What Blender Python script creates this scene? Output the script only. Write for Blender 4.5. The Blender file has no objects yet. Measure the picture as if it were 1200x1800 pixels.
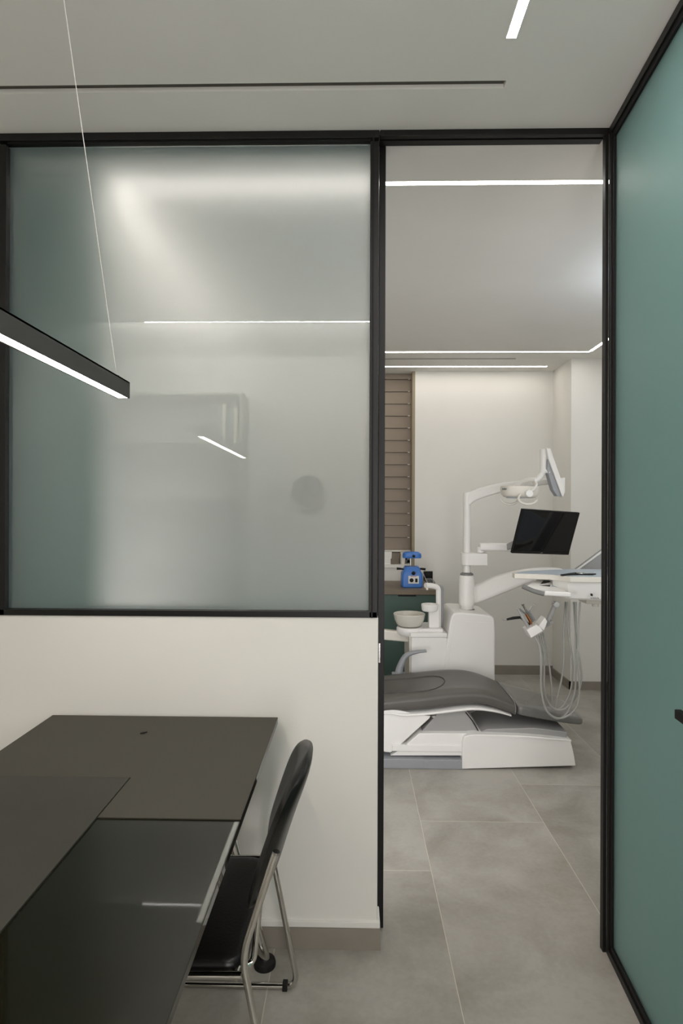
import bpy, bmesh, math, random
from mathutils import Vector, Matrix
random.seed(4)
C = bpy.context.scene.collection
PI = math.pi
R = math.radians

# ------------------------------------------------------------------ camera
F = 1029.0                       # focal length in pixels of the 1200x1800 frame
CAM = Vector((0.0, 0.0, 1.48))
YAW, ROLL = R(1.12), R(0.20)
CROT = Matrix.Rotation(YAW, 3, 'Z') @ Matrix.Rotation(PI / 2, 3, 'X') @ Matrix.Rotation(ROLL, 3, 'Z')
cd = bpy.data.cameras.new('camera')
cd.sensor_fit = 'VERTICAL'
cd.sensor_height = 36.0
cd.sensor_width = 24.0
cd.lens = 36.0 * F / 1800.0
cd.clip_start = 0.02
cam = bpy.data.objects.new('camera', cd)
C.objects.link(cam)
cam.matrix_world = Matrix.Translation(CAM) @ CROT.to_4x4()
bpy.context.scene.camera = cam
try:
    bpy.context.scene.view_settings.view_transform = 'Standard'
    bpy.context.scene.view_settings.look = 'None'
    bpy.context.scene.view_settings.exposure = 0.0
    bpy.context.scene.cycles.use_denoising = True
    bpy.context.scene.cycles.use_adaptive_sampling = False
    bpy.context.scene.cycles.max_bounces = 14
    bpy.context.scene.cycles.transmission_bounces = 12
    bpy.context.scene.cycles.diffuse_bounces = 6
    bpy.context.scene.cycles.sample_clamp_indirect = 6.0
except Exception:
    pass


def at(px, py, Y):
    """world point on the plane y = Y that lies at that place of the frame"""
    d = CROT @ Vector(((px - 600.0) / F, -(py - 900.0) / F, -1.0))
    return CAM + d * (Y / d.y)


def xz(px, py, Y):
    p = at(px, py, Y)
    return (p.x, p.z)


# ------------------------------------------------------------------ materials
def lin(c):
    return tuple(((v / 255.0) / 12.92 if v / 255.0 <= 0.04045 else ((v / 255.0 + 0.055) / 1.055) ** 2.4) for v in c)


def mat(name, col, rough=0.5, metal=0.0, spec=0.5, coat=0.0, noise=0.0, nscale=8.0, bump=0.0, bscale=60.0, srgb=True):
    m = bpy.data.materials.new(name)
    m.use_nodes = True
    nt = m.node_tree
    b = nt.nodes['Principled BSDF']
    c = lin(col) if srgb else col
    b.inputs['Base Color'].default_value = (*c, 1)
    b.inputs['Roughness'].default_value = rough
    b.inputs['Metallic'].default_value = metal
    b.inputs['Specular IOR Level'].default_value = spec
    b.inputs['Coat Weight'].default_value = coat
    b.inputs['Coat Roughness'].default_value = 0.05
    tc = nt.nodes.new('ShaderNodeTexCoord')
    if noise > 0:
        n = nt.nodes.new('ShaderNodeTexNoise')
        n.inputs['Scale'].default_value = nscale
        n.inputs['Detail'].default_value = 5
        nt.links.new(tc.outputs['Object'], n.inputs['Vector'])
        rp = nt.nodes.new('ShaderNodeMapRange')
        rp.inputs['From Min'].default_value = 0.3
        rp.inputs['From Max'].default_value = 0.7
        rp.inputs['To Min'].default_value = 1 - noise
        rp.inputs['To Max'].default_value = 1 + noise
        nt.links.new(n.outputs['Fac'], rp.inputs['Value'])
        mx = nt.nodes.new('ShaderNodeVectorMath')
        mx.operation = 'SCALE'
        mx.inputs[0].default_value = c
        nt.links.new(rp.outputs['Result'], mx.inputs['Scale'])
        nt.links.new(mx.outputs['Vector'], b.inputs['Base Color'])
    if bump > 0:
        n2 = nt.nodes.new('ShaderNodeTexNoise')
        n2.inputs['Scale'].default_value = bscale
        n2.inputs['Detail'].default_value = 4
        nt.links.new(tc.outputs['Object'], n2.inputs['Vector'])
        bp = nt.nodes.new('ShaderNodeBump')
        bp.inputs['Strength'].default_value = bump
        bp.inputs['Distance'].default_value = 0.004
        nt.links.new(n2.outputs['Fac'], bp.inputs['Height'])
        nt.links.new(bp.outputs['Normal'], b.inputs['Normal'])
    return m


def emit(name, col, strength):
    m = bpy.data.materials.new(name)
    m.use_nodes = True
    nt = m.node_tree
    nt.nodes.clear()
    e = nt.nodes.new('ShaderNodeEmission')
    e.inputs['Color'].default_value = (*col, 1)
    e.inputs['Strength'].default_value = strength
    o = nt.nodes.new('ShaderNodeOutputMaterial')
    nt.links.new(e.outputs[0], o.inputs['Surface'])
    return m


def frosted(name, tint, film, film_w, rough, face=0.0, face_ior=1.75):
    """satin glass: rough see-through glass, a thin milky film, a clear glossy face"""
    m = bpy.data.materials.new(name)
    m.use_nodes = True
    nt = m.node_tree
    b = nt.nodes['Principled BSDF']
    b.inputs['Base Color'].default_value = (*tint, 1)
    b.inputs['Roughness'].default_value = rough
    b.inputs['IOR'].default_value = 1.45
    b.inputs['Transmission Weight'].default_value = 1.0
    b.inputs['Specular IOR Level'].default_value = 0.15
    out = nt.nodes['Material Output']
    tr = nt.nodes.new('ShaderNodeBsdfTranslucent')
    tr.inputs['Color'].default_value = (*film, 1)
    df = nt.nodes.new('ShaderNodeBsdfDiffuse')
    df.inputs['Color'].default_value = (*film, 1)
    m1 = nt.nodes.new('ShaderNodeMixShader')
    m1.inputs[0].default_value = 0.5
    nt.links.new(tr.outputs[0], m1.inputs[1])
    nt.links.new(df.outputs[0], m1.inputs[2])
    m2 = nt.nodes.new('ShaderNodeMixShader')
    m2.inputs[0].default_value = film_w
    nt.links.new(b.outputs[0], m2.inputs[1])
    nt.links.new(m1.outputs[0], m2.inputs[2])
    gl = nt.nodes.new('ShaderNodeBsdfGlossy')
    gl.inputs['Roughness'].default_value = face
    gl.inputs['Color'].default_value = (0.9, 0.95, 0.93, 1)
    fr = nt.nodes.new('ShaderNodeFresnel')
    fr.inputs['IOR'].default_value = face_ior
    geo = nt.nodes.new('ShaderNodeNewGeometry')
    sub = nt.nodes.new('ShaderNodeMath')
    sub.operation = 'SUBTRACT'
    sub.inputs[0].default_value = 1.0
    nt.links.new(geo.outputs['Backfacing'], sub.inputs[1])
    mul = nt.nodes.new('ShaderNodeMath')
    mul.operation = 'MULTIPLY'
    nt.links.new(fr.outputs[0], mul.inputs[0])
    nt.links.new(sub.outputs[0], mul.inputs[1])
    m3 = nt.nodes.new('ShaderNodeMixShader')
    nt.links.new(mul.outputs[0], m3.inputs[0])
    nt.links.new(m2.outputs[0], m3.inputs[1])
    nt.links.new(gl.outputs[0], m3.inputs[2])
    nt.links.new(m3.outputs[0], out.inputs['Surface'])
    return m


GX0, GW, GY0, GL, GOFF = 0.328, 0.588, 2.815, 1.176, 0.392


def floor_material():
    m = bpy.data.materials.new('concrete_tile')
    m.use_nodes = True
    nt = m.node_tree
    N = nt.nodes.new
    L = nt.links.new
    b = nt.nodes['Principled BSDF']
    tc = N('ShaderNodeTexCoord')
    sp = N('ShaderNodeSeparateXYZ')
    L(tc.outputs['Object'], sp.inputs[0])

    def mt(op, a, bb=None, c=None):
        n = N('ShaderNodeMath')
        n.operation = op
        for i, v in enumerate((a, bb, c)):
            if v is None:
                continue
            if isinstance(v, (int, float)):
                n.inputs[i].default_value = v
            else:
                L(v, n.inputs[i])
        return n.outputs[0]
    u = mt('DIVIDE', mt('SUBTRACT', sp.outputs[0], GX0), GW)
    col = mt('FLOOR', u)
    fu = mt('SUBTRACT', u, col)
    v = mt('DIVIDE', mt('SUBTRACT', mt('SUBTRACT', sp.outputs[1], GY0), mt('MULTIPLY', col, GOFF)), GL)
    row = mt('FLOOR', v)
    fv = mt('SUBTRACT', v, row)
    du = mt('MULTIPLY', mt('MINIMUM', fu, mt('SUBTRACT', 1.0, fu)), GW)
    dv = mt('MULTIPLY', mt('MINIMUM', fv, mt('SUBTRACT', 1.0, fv)), GL)
    d = mt('MINIMUM', du, dv)
    g = mt('LESS_THAN', d, 0.0011)
    cm = N('ShaderNodeCombineXYZ')
    L(col, cm.inputs[0])
    L(row, cm.inputs[1])
    wn = N('ShaderNodeTexWhiteNoise')
    wn.noise_dimensions = '3D'
    L(cm.outputs[0], wn.inputs['Vector'])
    # cloudy concrete, shifted for each tile
    off = N('ShaderNodeVectorMath')
    off.operation = 'SCALE'
    L(wn.outputs['Color'], off.inputs[0])
    off.inputs['Scale'].default_value = 13.0
    add = N('ShaderNodeVectorMath')
    add.operation = 'ADD'
    L(tc.outputs['Object'], add.inputs[0])
    L(off.outputs[0], add.inputs[1])
    n1 = N('ShaderNodeTexNoise')
    n1.inputs['Scale'].default_value = 2.6
    n1.inputs['Detail'].default_value = 7
    n1.inputs['Roughness'].default_value = 0.6
    n1.inputs['Distortion'].default_value = 0.4
    L(add.outputs[0], n1.inputs['Vector'])
    n2 = N('ShaderNodeTexNoise')
    n2.inputs['Scale'].default_value = 60
    n2.inputs['Detail'].default_value = 4
    L(add.outputs[0], n2.inputs['Vector'])
    r = N('ShaderNodeValToRGB')
    r.color_ramp.elements[0].position = 0.33
    r.color_ramp.elements[0].color = (*lin((136, 131, 121)), 1)
    r.color_ramp.elements[1].position = 0.62
    r.color_ramp.elements[1].color = (*lin((164, 160, 152)), 1)
    L(mt('ADD', n1.outputs['Fac'], mt('MULTIPLY', mt('SUBTRACT', n2.outputs['Fac'], 0.5), 0.16)), r.inputs[0])
    tv = mt('ADD', 0.965, mt('MULTIPLY', wn.outputs['Value'], 0.07))
    sc = N('ShaderNodeVectorMath')
    sc.operation = 'SCALE'
    L(r.outputs[0], sc.inputs[0])
    L(tv, sc.inputs['Scale'])
    mx = N('ShaderNodeMix')
    mx.data_type = 'RGBA'
    L(g, mx.inputs[0])
    L(sc.outputs[0], mx.inputs[6])
    mx.inputs[7].default_value = (*lin((198, 190, 176)), 1)
    L(mx.outputs[2], b.inputs['Base Color'])
    b.inputs['Roughness'].default_value = 0.42
    b.inputs['Specular IOR Level'].default_value = 0.35
    return m


M = {}
M['wall'] = mat('white_wall_paint', (222, 220, 214), 0.85, spec=0.2, noise=0.012, nscale=3)
M['ceil'] = mat('ceiling_paint', (222, 220, 214), 0.9, spec=0.15, noise=0.02, nscale=2.5)
M['greenwall'] = mat('green_wall_paint', (96, 124, 116), 0.8, spec=0.2, noise=0.02)
M['tile'] = floor_material()
M['skirt'] = mat('skirting_tile', (138, 131, 121), 0.55, spec=0.3, noise=0.06, nscale=9)
M['black'] = mat('black_aluminium', (13, 12, 11), 0.45, spec=0.38, noise=0.03, nscale=30)
M['matteblack'] = mat('matte_black', (14, 14, 14), 0.6, spec=0.3)
M['lampblack'] = mat('lamp_housing', (52, 52, 49), 0.5, spec=0.35)
M['desk'] = mat('desk_leather', (60, 57, 49), 0.5, spec=0.35, noise=0.035, nscale=14, bump=0.03, bscale=500)
M['pad'] = mat('desk_pad', (50, 49, 42), 0.48, spec=0.35, noise=0.05, nscale=10, bump=0.03, bscale=500)
M['deskglass'] = mat('desk_dark_glass', (22, 22, 14), 0.03, spec=0.30)
M['leather'] = mat('black_leather', (16, 15, 14), 0.34, spec=0.36, noise=0.06, nscale=20, bump=0.12, bscale=140)
M['chrome'] = mat('chrome', (205, 203, 198), 0.09, metal=1.0)
M['rubber'] = mat('black_rubber', (20, 20, 20), 0.6, spec=0.3)
M['plastic'] = mat('white_plastic', (226, 224, 220), 0.28, spec=0.45, noise=0.008)
M['plastic2'] = mat('cream_plastic', (214, 209, 199), 0.35, spec=0.4)
M['ceramic'] = mat('cream_ceramic', (205, 201, 190), 0.25, spec=0.5)
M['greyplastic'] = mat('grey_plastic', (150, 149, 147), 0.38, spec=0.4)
M['midgrey'] = mat('mid_grey_plastic', (118, 118, 116), 0.4, spec=0.4)
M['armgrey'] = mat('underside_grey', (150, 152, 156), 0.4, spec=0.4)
M['slate'] = mat('slate_grey_plastic', (142, 144, 147), 0.42, spec=0.4)
M['vinyl'] = mat('charcoal_upholstery', (86, 83, 79), 0.38, spec=0.4, noise=0.03, nscale=12, bump=0.03, bscale=300)
M['oval_shade'] = mat('oval_shade_vinyl', (62, 59, 56), 0.45, spec=0.3)  # darker vinyl tone, painted shade of the cushion's oval recess
M['film'] = mat('grey_clear_cover', (104, 103, 100), 0.16, spec=0.6, coat=0.4, noise=0.1, nscale=10, bump=0.12, bscale=14)
M['hose'] = mat('hose_grey', (150, 150, 144), 0.4, spec=0.4)
M['screen'] = mat('black_screen', (3, 4, 6), 0.07, spec=0.4)
M['blue'] = mat('blue_enamel', (58, 112, 186), 0.35, spec=0.45, noise=0.02)
M['green'] = mat('green_laminate', (72, 92, 85), 0.5, spec=0.3, noise=0.03)
M['brownstone'] = mat('brown_worktop', (110, 98, 83), 0.45, spec=0.35, noise=0.12, nscale=10)
M['blind'] = mat('taupe_blind', (138, 126, 113), 0.6, spec=0.25, noise=0.02)
M['reveal'] = mat('taupe_reveal', (150, 139, 118), 0.7, spec=0.2)
M['paper'] = mat('white_paper', (222, 220, 214), 0.7, spec=0.2)
M['copper'] = mat('copper', (176, 118, 78), 0.25, metal=1.0)
M['steel'] = mat('steel', (170, 170, 168), 0.22, metal=1.0)
M['red'] = mat('red_print', (190, 40, 40), 0.5)
M['traymat'] = mat('blue_grey_mat', (176, 186, 194), 0.4, spec=0.35)
M['lcd'] = mat('dark_display', (58, 60, 56), 0.15, spec=0.5)
M['warm'] = emit('warm_strip', (1.0, 0.93, 0.91), 98.0)
M['cool'] = emit('neutral_strip', (1.0, 0.945, 0.88), 18.0)
M['hallstrip'] = emit('hall_strip', (1.0, 0.88, 0.70), 24.0)
M['pend'] = emit('pendant_diffuser', (1.0, 0.93, 0.82), 45.0)
M['frost'] = frosted('satin_glass', (0.985, 0.975, 0.965), (0.42, 0.72, 0.74), 0.10, 0.45)
M['frostgreen'] = frosted('green_satin_glass', (0.72, 0.89, 0.88), (0.33, 0.56, 0.545), 0.6, 0.5, 0.45, 1.15)
M['slotgrey'] = mat('slot_grey', (92, 89, 82), 0.8, spec=0.1)
M['clockface'] = mat('clock_face', (134, 135, 133), 0.6)
M['dark'] = mat('dark_recess', (10, 10, 10), 0.8, spec=0.1)
M['book1'] = mat('book_cream', (190, 182, 168), 0.7)
M['book2'] = mat('book_grey', (120, 124, 128), 0.7)
M['book3'] = mat('book_teal', (70, 96, 98), 0.7)
M['shelfwood'] = mat('grey_shelf_board', (150, 148, 140), 0.6)


# ------------------------------------------------------------------ mesh helpers
def smooth(bm, ang=40):
    th = R(ang)
    for f in bm.faces:
        f.smooth = True
    for e in bm.edges:
        if len(e.link_faces) == 2:
            try:
                e.smooth = e.calc_face_angle() < th
            except Exception:
                e.smooth = True
        else:
            e.smooth = False


def obj(name, bm, m, parent=None, kind=None, label=None, ang=40):
    bmesh.ops.recalc_face_normals(bm, faces=bm.faces)
    smooth(bm, ang)
    me = bpy.data.meshes.new(name)
    bm.to_mesh(me)
    bm.free()
    me.materials.append(m)
    o = bpy.data.objects.new(name, me)
    C.objects.link(o)
    wn = o.modifiers.new('weighted_normals', 'WEIGHTED_NORMAL')
    wn.keep_sharp = True
    wn.weight = 80
    if parent is not None:
        o.parent = parent
        if parent.type == 'EMPTY':
            o.matrix_parent_inverse = Matrix.Translation(-Vector(parent.location))
    if kind:
        o['kind'] = kind
    if label:
        o['label'] = label
    return o


def thing(name, label, cat, loc, group=None):
    o = bpy.data.objects.new(name, None)
    o.empty_display_size = 0.05
    C.objects.link(o)
    o.location = loc
    o['label'] = label
    o['category'] = cat
    if group:
        o['group'] = group
    return o


def tag(o, label, cat, group=None):
    o['label'] = label
    o['category'] = cat
    if group:
        o['group'] = group
    return o


def struct(name, bm, m, parent=None):
    return obj(name, bm, m, parent, kind='structure')


def join(*bms):
    out = bms[0]
    for b in bms[1:]:
        me = bpy.data.meshes.new('tmp')
        b.to_mesh(me)
        out.from_mesh(me)
        b.free()
        bpy.data.meshes.remove(me)
    return out


def box(x0, x1, y0, y1, z0, z1, bev=0.0, seg=2):
    bm = bmesh.new()
    bmesh.ops.create_cube(bm, size=1)
    for v in bm.verts:
        v.co = Vector(((x0 + x1) / 2 + v.co.x * (x1 - x0), (y0 + y1) / 2 + v.co.y * (y1 - y0), (z0 + z1) / 2 + v.co.z * (z1 - z0)))
    if bev > 0:
        bmesh.ops.bevel(bm, geom=list(bm.edges), offset=bev, segments=seg, affect='EDGES', profile=0.5)
    return bm


def prism(pts, y0, y1, bev=0.0, seg=3):
    """outline in (x, z), extruded along y"""
    bm = bmesh.new()
    a = [bm.verts.new((p[0], y0, p[1])) for p in pts]
    b = [bm.verts.new((p[0], y1, p[1])) for p in pts]
    n = len(pts)
    fa = bm.faces.new(a)
    fb = bm.faces.new(b[::-1])
    for i in range(n):
        bm.faces.new((a[i], b[i], b[(i + 1) % n], a[(i + 1) % n]))
    bmesh.ops.recalc_face_normals(bm, faces=bm.faces)
    if bev > 0:
        ed = list(set(list(fa.edges) + list(fb.edges)))
        bmesh.ops.bevel(bm, geom=ed, offset=bev, segments=seg, affect='EDGES', profile=0.5, clamp_overlap=True)
    return bm


def prism_z(pts, z0, z1, bev=0.0, seg=2):
    """outline in (x, y), extruded along z"""
    bm = bmesh.new()
    a = [bm.verts.new((p[0], p[1], z0)) for p in pts]
    b = [bm.verts.new((p[0], p[1], z1)) for p in pts]
    n = len(pts)
    fa = bm.faces.new(a)
    fb = bm.faces.new(b[::-1])
    for i in range(n):
        bm.faces.new((a[i], b[i], b[(i + 1) % n], a[(i + 1) % n]))
    bmesh.ops.recalc_face_normals(bm, faces=bm.faces)
    if bev > 0:
        ed = list(set(list(fa.edges) + list(fb.edges)))
        bmesh.ops.bevel(bm, geom=ed, offset=bev, segments=seg, affect='EDGES', profile=0.5, clamp_overlap=True)
    return bm


def cr(pts, n=8, closed=False):
    """Catmull-Rom through 3-D points (extra components are carried along)"""
    P = [tuple(p) for p in pts]
    out = []
    k = len(P)
    rng = range(k) if closed else range(k - 1)
    for i in rng:
        p0 = P[(i - 1) % k] if (closed or i > 0) else tuple(2 * a - b for a, b in zip(P[0], P[1]))
        p1, p2 = P[i], P[(i + 1) % k]
        p3 = P[(i + 2) % k] if (closed or i + 2 < k) else tuple(2 * a - b for a, b in zip(P[-1], P[-2]))
        for j in range(n):
            t = j / n
            out.append(tuple(0.5 * (2 * b + (c - a) * t + (2 * a - 5 * b + 4 * c - d) * t * t + (3 * b - a - 3 * c + d) * t ** 3)
                             for a, b, c, d in zip(p0, p1, p2, p3)))
    if not closed:
        out.append(P[-1])
    return out


def rounded_path(pts, rad, n=6):
    P = [Vector(p) for p in pts]
    out = [P[0]]
    for i in range(1, len(P) - 1):
        a, b, c = P[i - 1], P[i], P[i + 1]
        r = min(rad, (a - b).length * 0.45, (c - b).length * 0.45)
        p0 = b + (a - b).normalized() * r
        p1 = b + (c - b).normalized() * r
        for j in range(n + 1):
            t = j / n
            out.append(p0 * (1 - t) ** 2 + b * 2 * t * (1 - t) + p1 * t * t)
    out.append(P[-1])
    return out


def tube(pts, r, seg=12, closed=False, up=None, caps=True):
    """sweep; r is a number, a list of numbers, or a list of (side radius, up radius)"""
    P = [Vector(p[:3]) for p in pts]
    n = len(P)
    bm = bmesh.new()
    rings = []
    nrm = Vector(up) if up is not None else None
    for i in range(n):
        if closed:
            t = (P[(i + 1) % n] - P[(i - 1) % n]).normalized()
        else:
            t = (P[min(i + 1, n - 1)] - P[max(i - 1, 0)]).normalized()
        if nrm is None:
            nrm = Vector((0, 0, 1)) if abs(t.z) < 0.9 else Vector((1, 0, 0))
        base = Vector(up) if up is not None else nrm
        nn = (base - t * base.dot(t))
        if nn.length < 1e-5:
            nn = t.orthogonal()
        nrm = nn.normalized()
        s = t.cross(nrm).normalized()
        rr = r[i] if isinstance(r, (list, tuple)) else r
        ra, rb = rr if isinstance(rr, (list, tuple)) else (rr, rr)
        rings.append([bm.verts.new(P[i] + s * math.cos(2 * PI * k / seg) * ra + nrm * math.sin(2 * PI * k / seg) * rb) for k in range(seg)])
    m = n if closed else n - 1
    for i in range(m):
        a, b = rings[i], rings[(i + 1) % n]
        for k in range(seg):
            bm.faces.new((a[k], a[(k + 1) % seg], b[(k + 1) % seg], b[k]))
    if not closed and caps:
        bm.faces.new(rings[0])
        bm.faces.new(rings[-1][::-1])
    return bm


def lathe(prof, cx, cy, seg=36, cap=True):
    """prof: list of (radius, z)"""
    bm = bmesh.new()
    rings = []
    for r, z in prof:
        if r < 1e-6:
            rings.append([bm.verts.new((cx, cy, z))])
        else:
            rings.append([bm.verts.new((cx + r * math.cos(2 * PI * k / seg), cy + r * math.sin(2 * PI * k / seg), z)) for k in range(seg)])
    for a, b in zip(rings, rings[1:]):
        for k in range(seg):
            k2 = (k + 1) % seg
            if len(a) == 1 and len(b) == 1:
                continue
            if len(a) == 1:
                bm.faces.new((a[0], b[k], b[k2]))
            elif len(b) == 1:
                bm.faces.new((a[k], a[k2], b[0]))
            else:
                bm.faces.new((a[k], a[k2], b[k2], b[k]))
    if cap:
        for rg in (rings[0], rings[-1]):
            if len(rg) > 2:
                bm.faces.new(rg)
    return bm


def cyl(p0, p1, r, seg=20, r2=None):
    return tube([p0, p1], [r, r if r2 is None else r2], seg)


def loft(sections, cap=True):
    bm = bmesh.new()
    rings = [[bm.verts.new(p) for p in s] for s in sections]
    n = len(rings[0])
    for a, b in zip(rings, rings[1:]):
        for k in range(n):
            bm.faces.new((a[k], a[(k + 1) % n], b[(k + 1) % n], b[k]))
    if cap:
        bm.faces.new(rings[0])
        bm.faces.new(rings[-1][::-1])
    return bm


def xform(bm, mtx):
    bmesh.ops.transform(bm, matrix=mtx, verts=bm.verts)
    return bm


def beam(p0, p1, w, h, up=(0, 0, 1), bev=0.006, seg=3, w1=None, h1=None):
    """rounded square bar from p0 to p1"""
    p0, p1 = Vector(p0), Vector(p1)
    t = (p1 - p0).normalized()
    u = Vector(up)
    u = (u - t * u.dot(t)).normalized()
    s = t.cross(u)
    w1 = w if w1 is None else w1
    h1 = h if h1 is None else h1
    bm = bmesh.new()
    vs = []
    for p, ww, hh in ((p0, w, h), (p1, w1, h1)):
        vs.append([bm.verts.new(p + s * a * ww / 2 + u * b * hh / 2) for a, b in ((-1, -1), (1, -1), (1, 1), (-1, 1))])
    a, b = vs
    bm.faces.new(a[::-1])
    bm.faces.new(b)
    for k in range(4):
        bm.faces.new((a[k], a[(k + 1) % 4], b[(k + 1) % 4], b[k]))
    if bev:
        bmesh.ops.bevel(bm, geom=list(bm.edges), offset=bev, segments=seg, affect='EDGES', profile=0.5)
    return bm


def ellipsoid(c, rx, ry, rz, u=24, v=14):
    bm = bmesh.new()
    bmesh.ops.create_uvsphere(bm, u_segments=u, v_segments=v, radius=1)
    for q in bm.verts:
        q.co = Vector((c[0] + q.co.x * rx, c[1] + q.co.y * ry, c[2] + q.co.z * rz))
    return bm


# ================================================================== THE SETTING
H = 2.775                       # ceiling
YW = 1.990                      # front face of the partition
YWB = 2.085                     # its back face
YB = 5.39                       # back wall of the treatment room
X_L, X_R, Y_REAR = -2.25, 2.75, -0.86
floor_bm = box(X_L - .1, X_R + .1, Y_REAR - .1, YB + .5, -0.1, 0.0)
struct('floor', floor_bm, M['tile'])

# ceilings; the front one has a long narrow air slot
sl0, sl1 = 1.764, 1.796
xs = 0.455
slot = join(box(X_L - .1, X_R + .1, Y_REAR - .1, sl0, H, H + .09),
            box(X_L - .1, X_R + .1, sl1, YB + .5, H, H + .09),
            box(xs, X_R + .1, sl0, sl1, H, H + .09))
struct('ceiling', slot, M['ceil'])
struct('trim_1', box(X_L, xs, sl0, sl1, H + .014, H + .06), M['slotgrey'])

# partition under and around the window
xwl = at(11, 700, YW).x           # left side of the pane
xwr = at(649.5, 700, YW).x        # right side of the pane
xend = at(664, 1300, YW).x        # end of the low wall
zs = at(300, 1083, YW).z          # top of the low wall
struct('wall_partition', box(X_L, xend, YW, YWB, 0, zs, 0.004), M['wall'])
struct('wall_partition_left', box(X_L, at(-6, 700, YW).x, YW, YWB, zs, H), M['wall'])
struct('baseboard_partition', box(X_L, xend + .010, YW - .012, 2.066, 0.0, 0.072), M['skirt'])
struct('trim_2', box(X_L, xend + .009, YW - .010, 2.066, 0.072, 0.092, 0.003), M['wall'])

# window
w1 = struct('window_1', join(
    box(at(-6, 700, YW).x, at(665, 700, YW).x, YW - .006, YWB, at(300, 246.5, YW).z, H, .002),
    box(at(-6, 700, YW).x, at(664, 700, YW).x, YW - .006, YWB, zs, at(300, 1072.5, YW).z, .002),
    box(at(-6, 700, YW).x, at(11, 700, YW).x, YW - .006, YWB, zs, at(300, 253, YW).z, .002),
    box(at(649.5, 700, YW).x, at(664.5, 700, YW).x, YW - .006, YWB, zs, at(300, 253, YW).z, .002)), M['black'])
for bmx in (box(at(11, 700, YW).x, at(649.5, 700, YW).x, YW + .002, YW + .017, at(300, 249, YW).z, at(300, 246, YW).z),
            box(at(653, 700, YW).x, at(656, 700, YW).x, YW - .0085, YW, zs, H - .01),):
    struct('window_bead', bmx, M['matteblack'], w1)
struct('window_pane', box(xwl - .004, xwr + .004, YW + .018, YW + .026, at(300, 1072, YW).z, at(300, 251, YW).z), M['frost'], w1)

# doorway: header with a sliding track, and the post by the glass door
xj = at(1061.5, 800, YW).x
xj2 = at(1068, 800, YW).x
hd = struct('door_1', join(
    box(xend, xj2, YW - .006, YW + .013, at(860, 239, YW).z, H, .002),
    box(xend, xj2, YW + .045, YW + .075, H - .006, H, .001),
    box(xj, xj2, YW - .002, YW + .022, 0, H - .02, .002)), M['black'])
struct('door_track', box(xend, xj2, YW + .012, YW + .046, H - .002, H + .002), M['matteblack'], hd)
xd1 = at(673.5, 1300, YWB + .02).x
struct('door_stile', box(xend + .0015, xd1, 2.068, YWB + .046, 0.012, H - .002, .002), M['black'], hd)
struct('door_pull', box(at(665.5, 1150, 2.066).x, at(668, 1150, 2.066).x, 2.066, 2.0675, at(667, 1165, 2.066).z, at(667, 1131, 2.066).z), M['steel'], hd)
# the sliding leaf stands open behind the low wall and the window
struct('door_rail', join(box(xd1 - .86, xend + .001, YWB + .006, YWB + .046, 0.012, 0.05, .002),
                         box(xd1 - .86, xd1 - .82, YWB + .006, YWB + .046, 0.05, 0.9, .002)), M['black'], hd)

# glass door on the right: a leaf turned by a few degrees
th = math.atan2(0.075, 1.0)
xg = at(1067, 800, YW).x


def gdoor(x0, x1, y0, y1, z0, z1, bev=0.0):
    """x across the leaf (0 = room face), y towards the viewer from the hinge"""
    b = box(x0, x1, y0, y1, z0, z1, bev)
    return xform(b, Matrix.Translation((xg, YW - .004, 0)) @ Matrix.Rotation(-th, 4, 'Z'))


GD = -2.3
d2 = struct('door_2', join(gdoor(0, .05, GD, 0, H - .026, H - .001, .002), gdoor(0, .05, GD, 0, 0, .024, .002),
                           gdoor(0, .05, -.016, 0, .02, H - .02, .002)), M['black'])
struct('door_gasket', join(gdoor(.006, .03, GD, -.01, H - .046, H - .02), gdoor(.006, .03, GD, -.01, .02, .042),
                           gdoor(.006, .03, -.03, -.01, .03, H - .03)), M['matteblack'], d2)
struct('door_edge_shade', join(gdoor(.032, .05, -.06, -.016, .02, H - .02), gdoor(.032, .05, GD, -.06, .02, .075), gdoor(.032, .05, GD, -.06, H - .08, H - .02)), M['matteblack'], d2)  # dark bars added behind the glass to give its edges soft shade
struct('door_glass', gdoor(.014, .024, GD, -.02, .03, H - .03), M['frostgreen'], d2)
ph = at(1187, 1257, 1.40)
hy = -(YW - .004 - 1.40)
struct('door_handle', join(gdoor(-.046, -.030, hy - .13, hy + .005, ph.z - .011, ph.z + .011, .002),
                           gdoor(-.04, .02, hy - .13, hy - .115, ph.z - .011, ph.z + .011, .002)), M['matteblack'], d2)

# walls
xn = at(729, 800, YB).x
struct('wall_back', box(xn, at(969.5, 900, YB).x + .6, YB, YB + .12, 0, H), M['wall'])
xal = at(1003, 900, 4.945).x
struct('wall_alcove', box(xal, X_R + .1, 4.945, YB, 0, H), M['wall'])
struct('baseboard_back', box(xn, xal, YB - .012, YB, 0, at(920, 1169.5, YB).z), M['skirt'])
struct('baseboard_alcove', join(box(xal - .012, xal, 4.933, YB, 0, .068), box(xal - .012, X_R, 4.933, 4.945, 0, .068)), M['skirt'])
struct('wall_back_left', box(-1.07, xn, YB + .16, YB + .28, 0, H), M['wall'])
struct('trim_3', box(xn - .025, xn, YB - .002, YB + .16, 0.80, H), M['reveal'])
XW = -1.01
struct('wall_left', box(X_L - .1, XW, 2.36, YB + .3, 0, H), M['wall'])
struct('wall_left_return', box(X_L - .1, X_L, YWB, 2.33, 0, H), M['greenwall'])
struct('wall_left_end', box(X_L - .1, XW - .01, 2.33, 2.36, 0, H), M['greenwall'])
struct('wall_left_office', box(X_L - .1, X_L, Y_REAR, YWB, 0, H), M['wall'])
struct('wall_right', box(X_R, X_R + .1, YWB, YB, 0, H), M['wall'])
struct('wall_right_hall', box(2.35, 2.45, Y_REAR, YW, 0, H), M['wall'])
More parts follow.
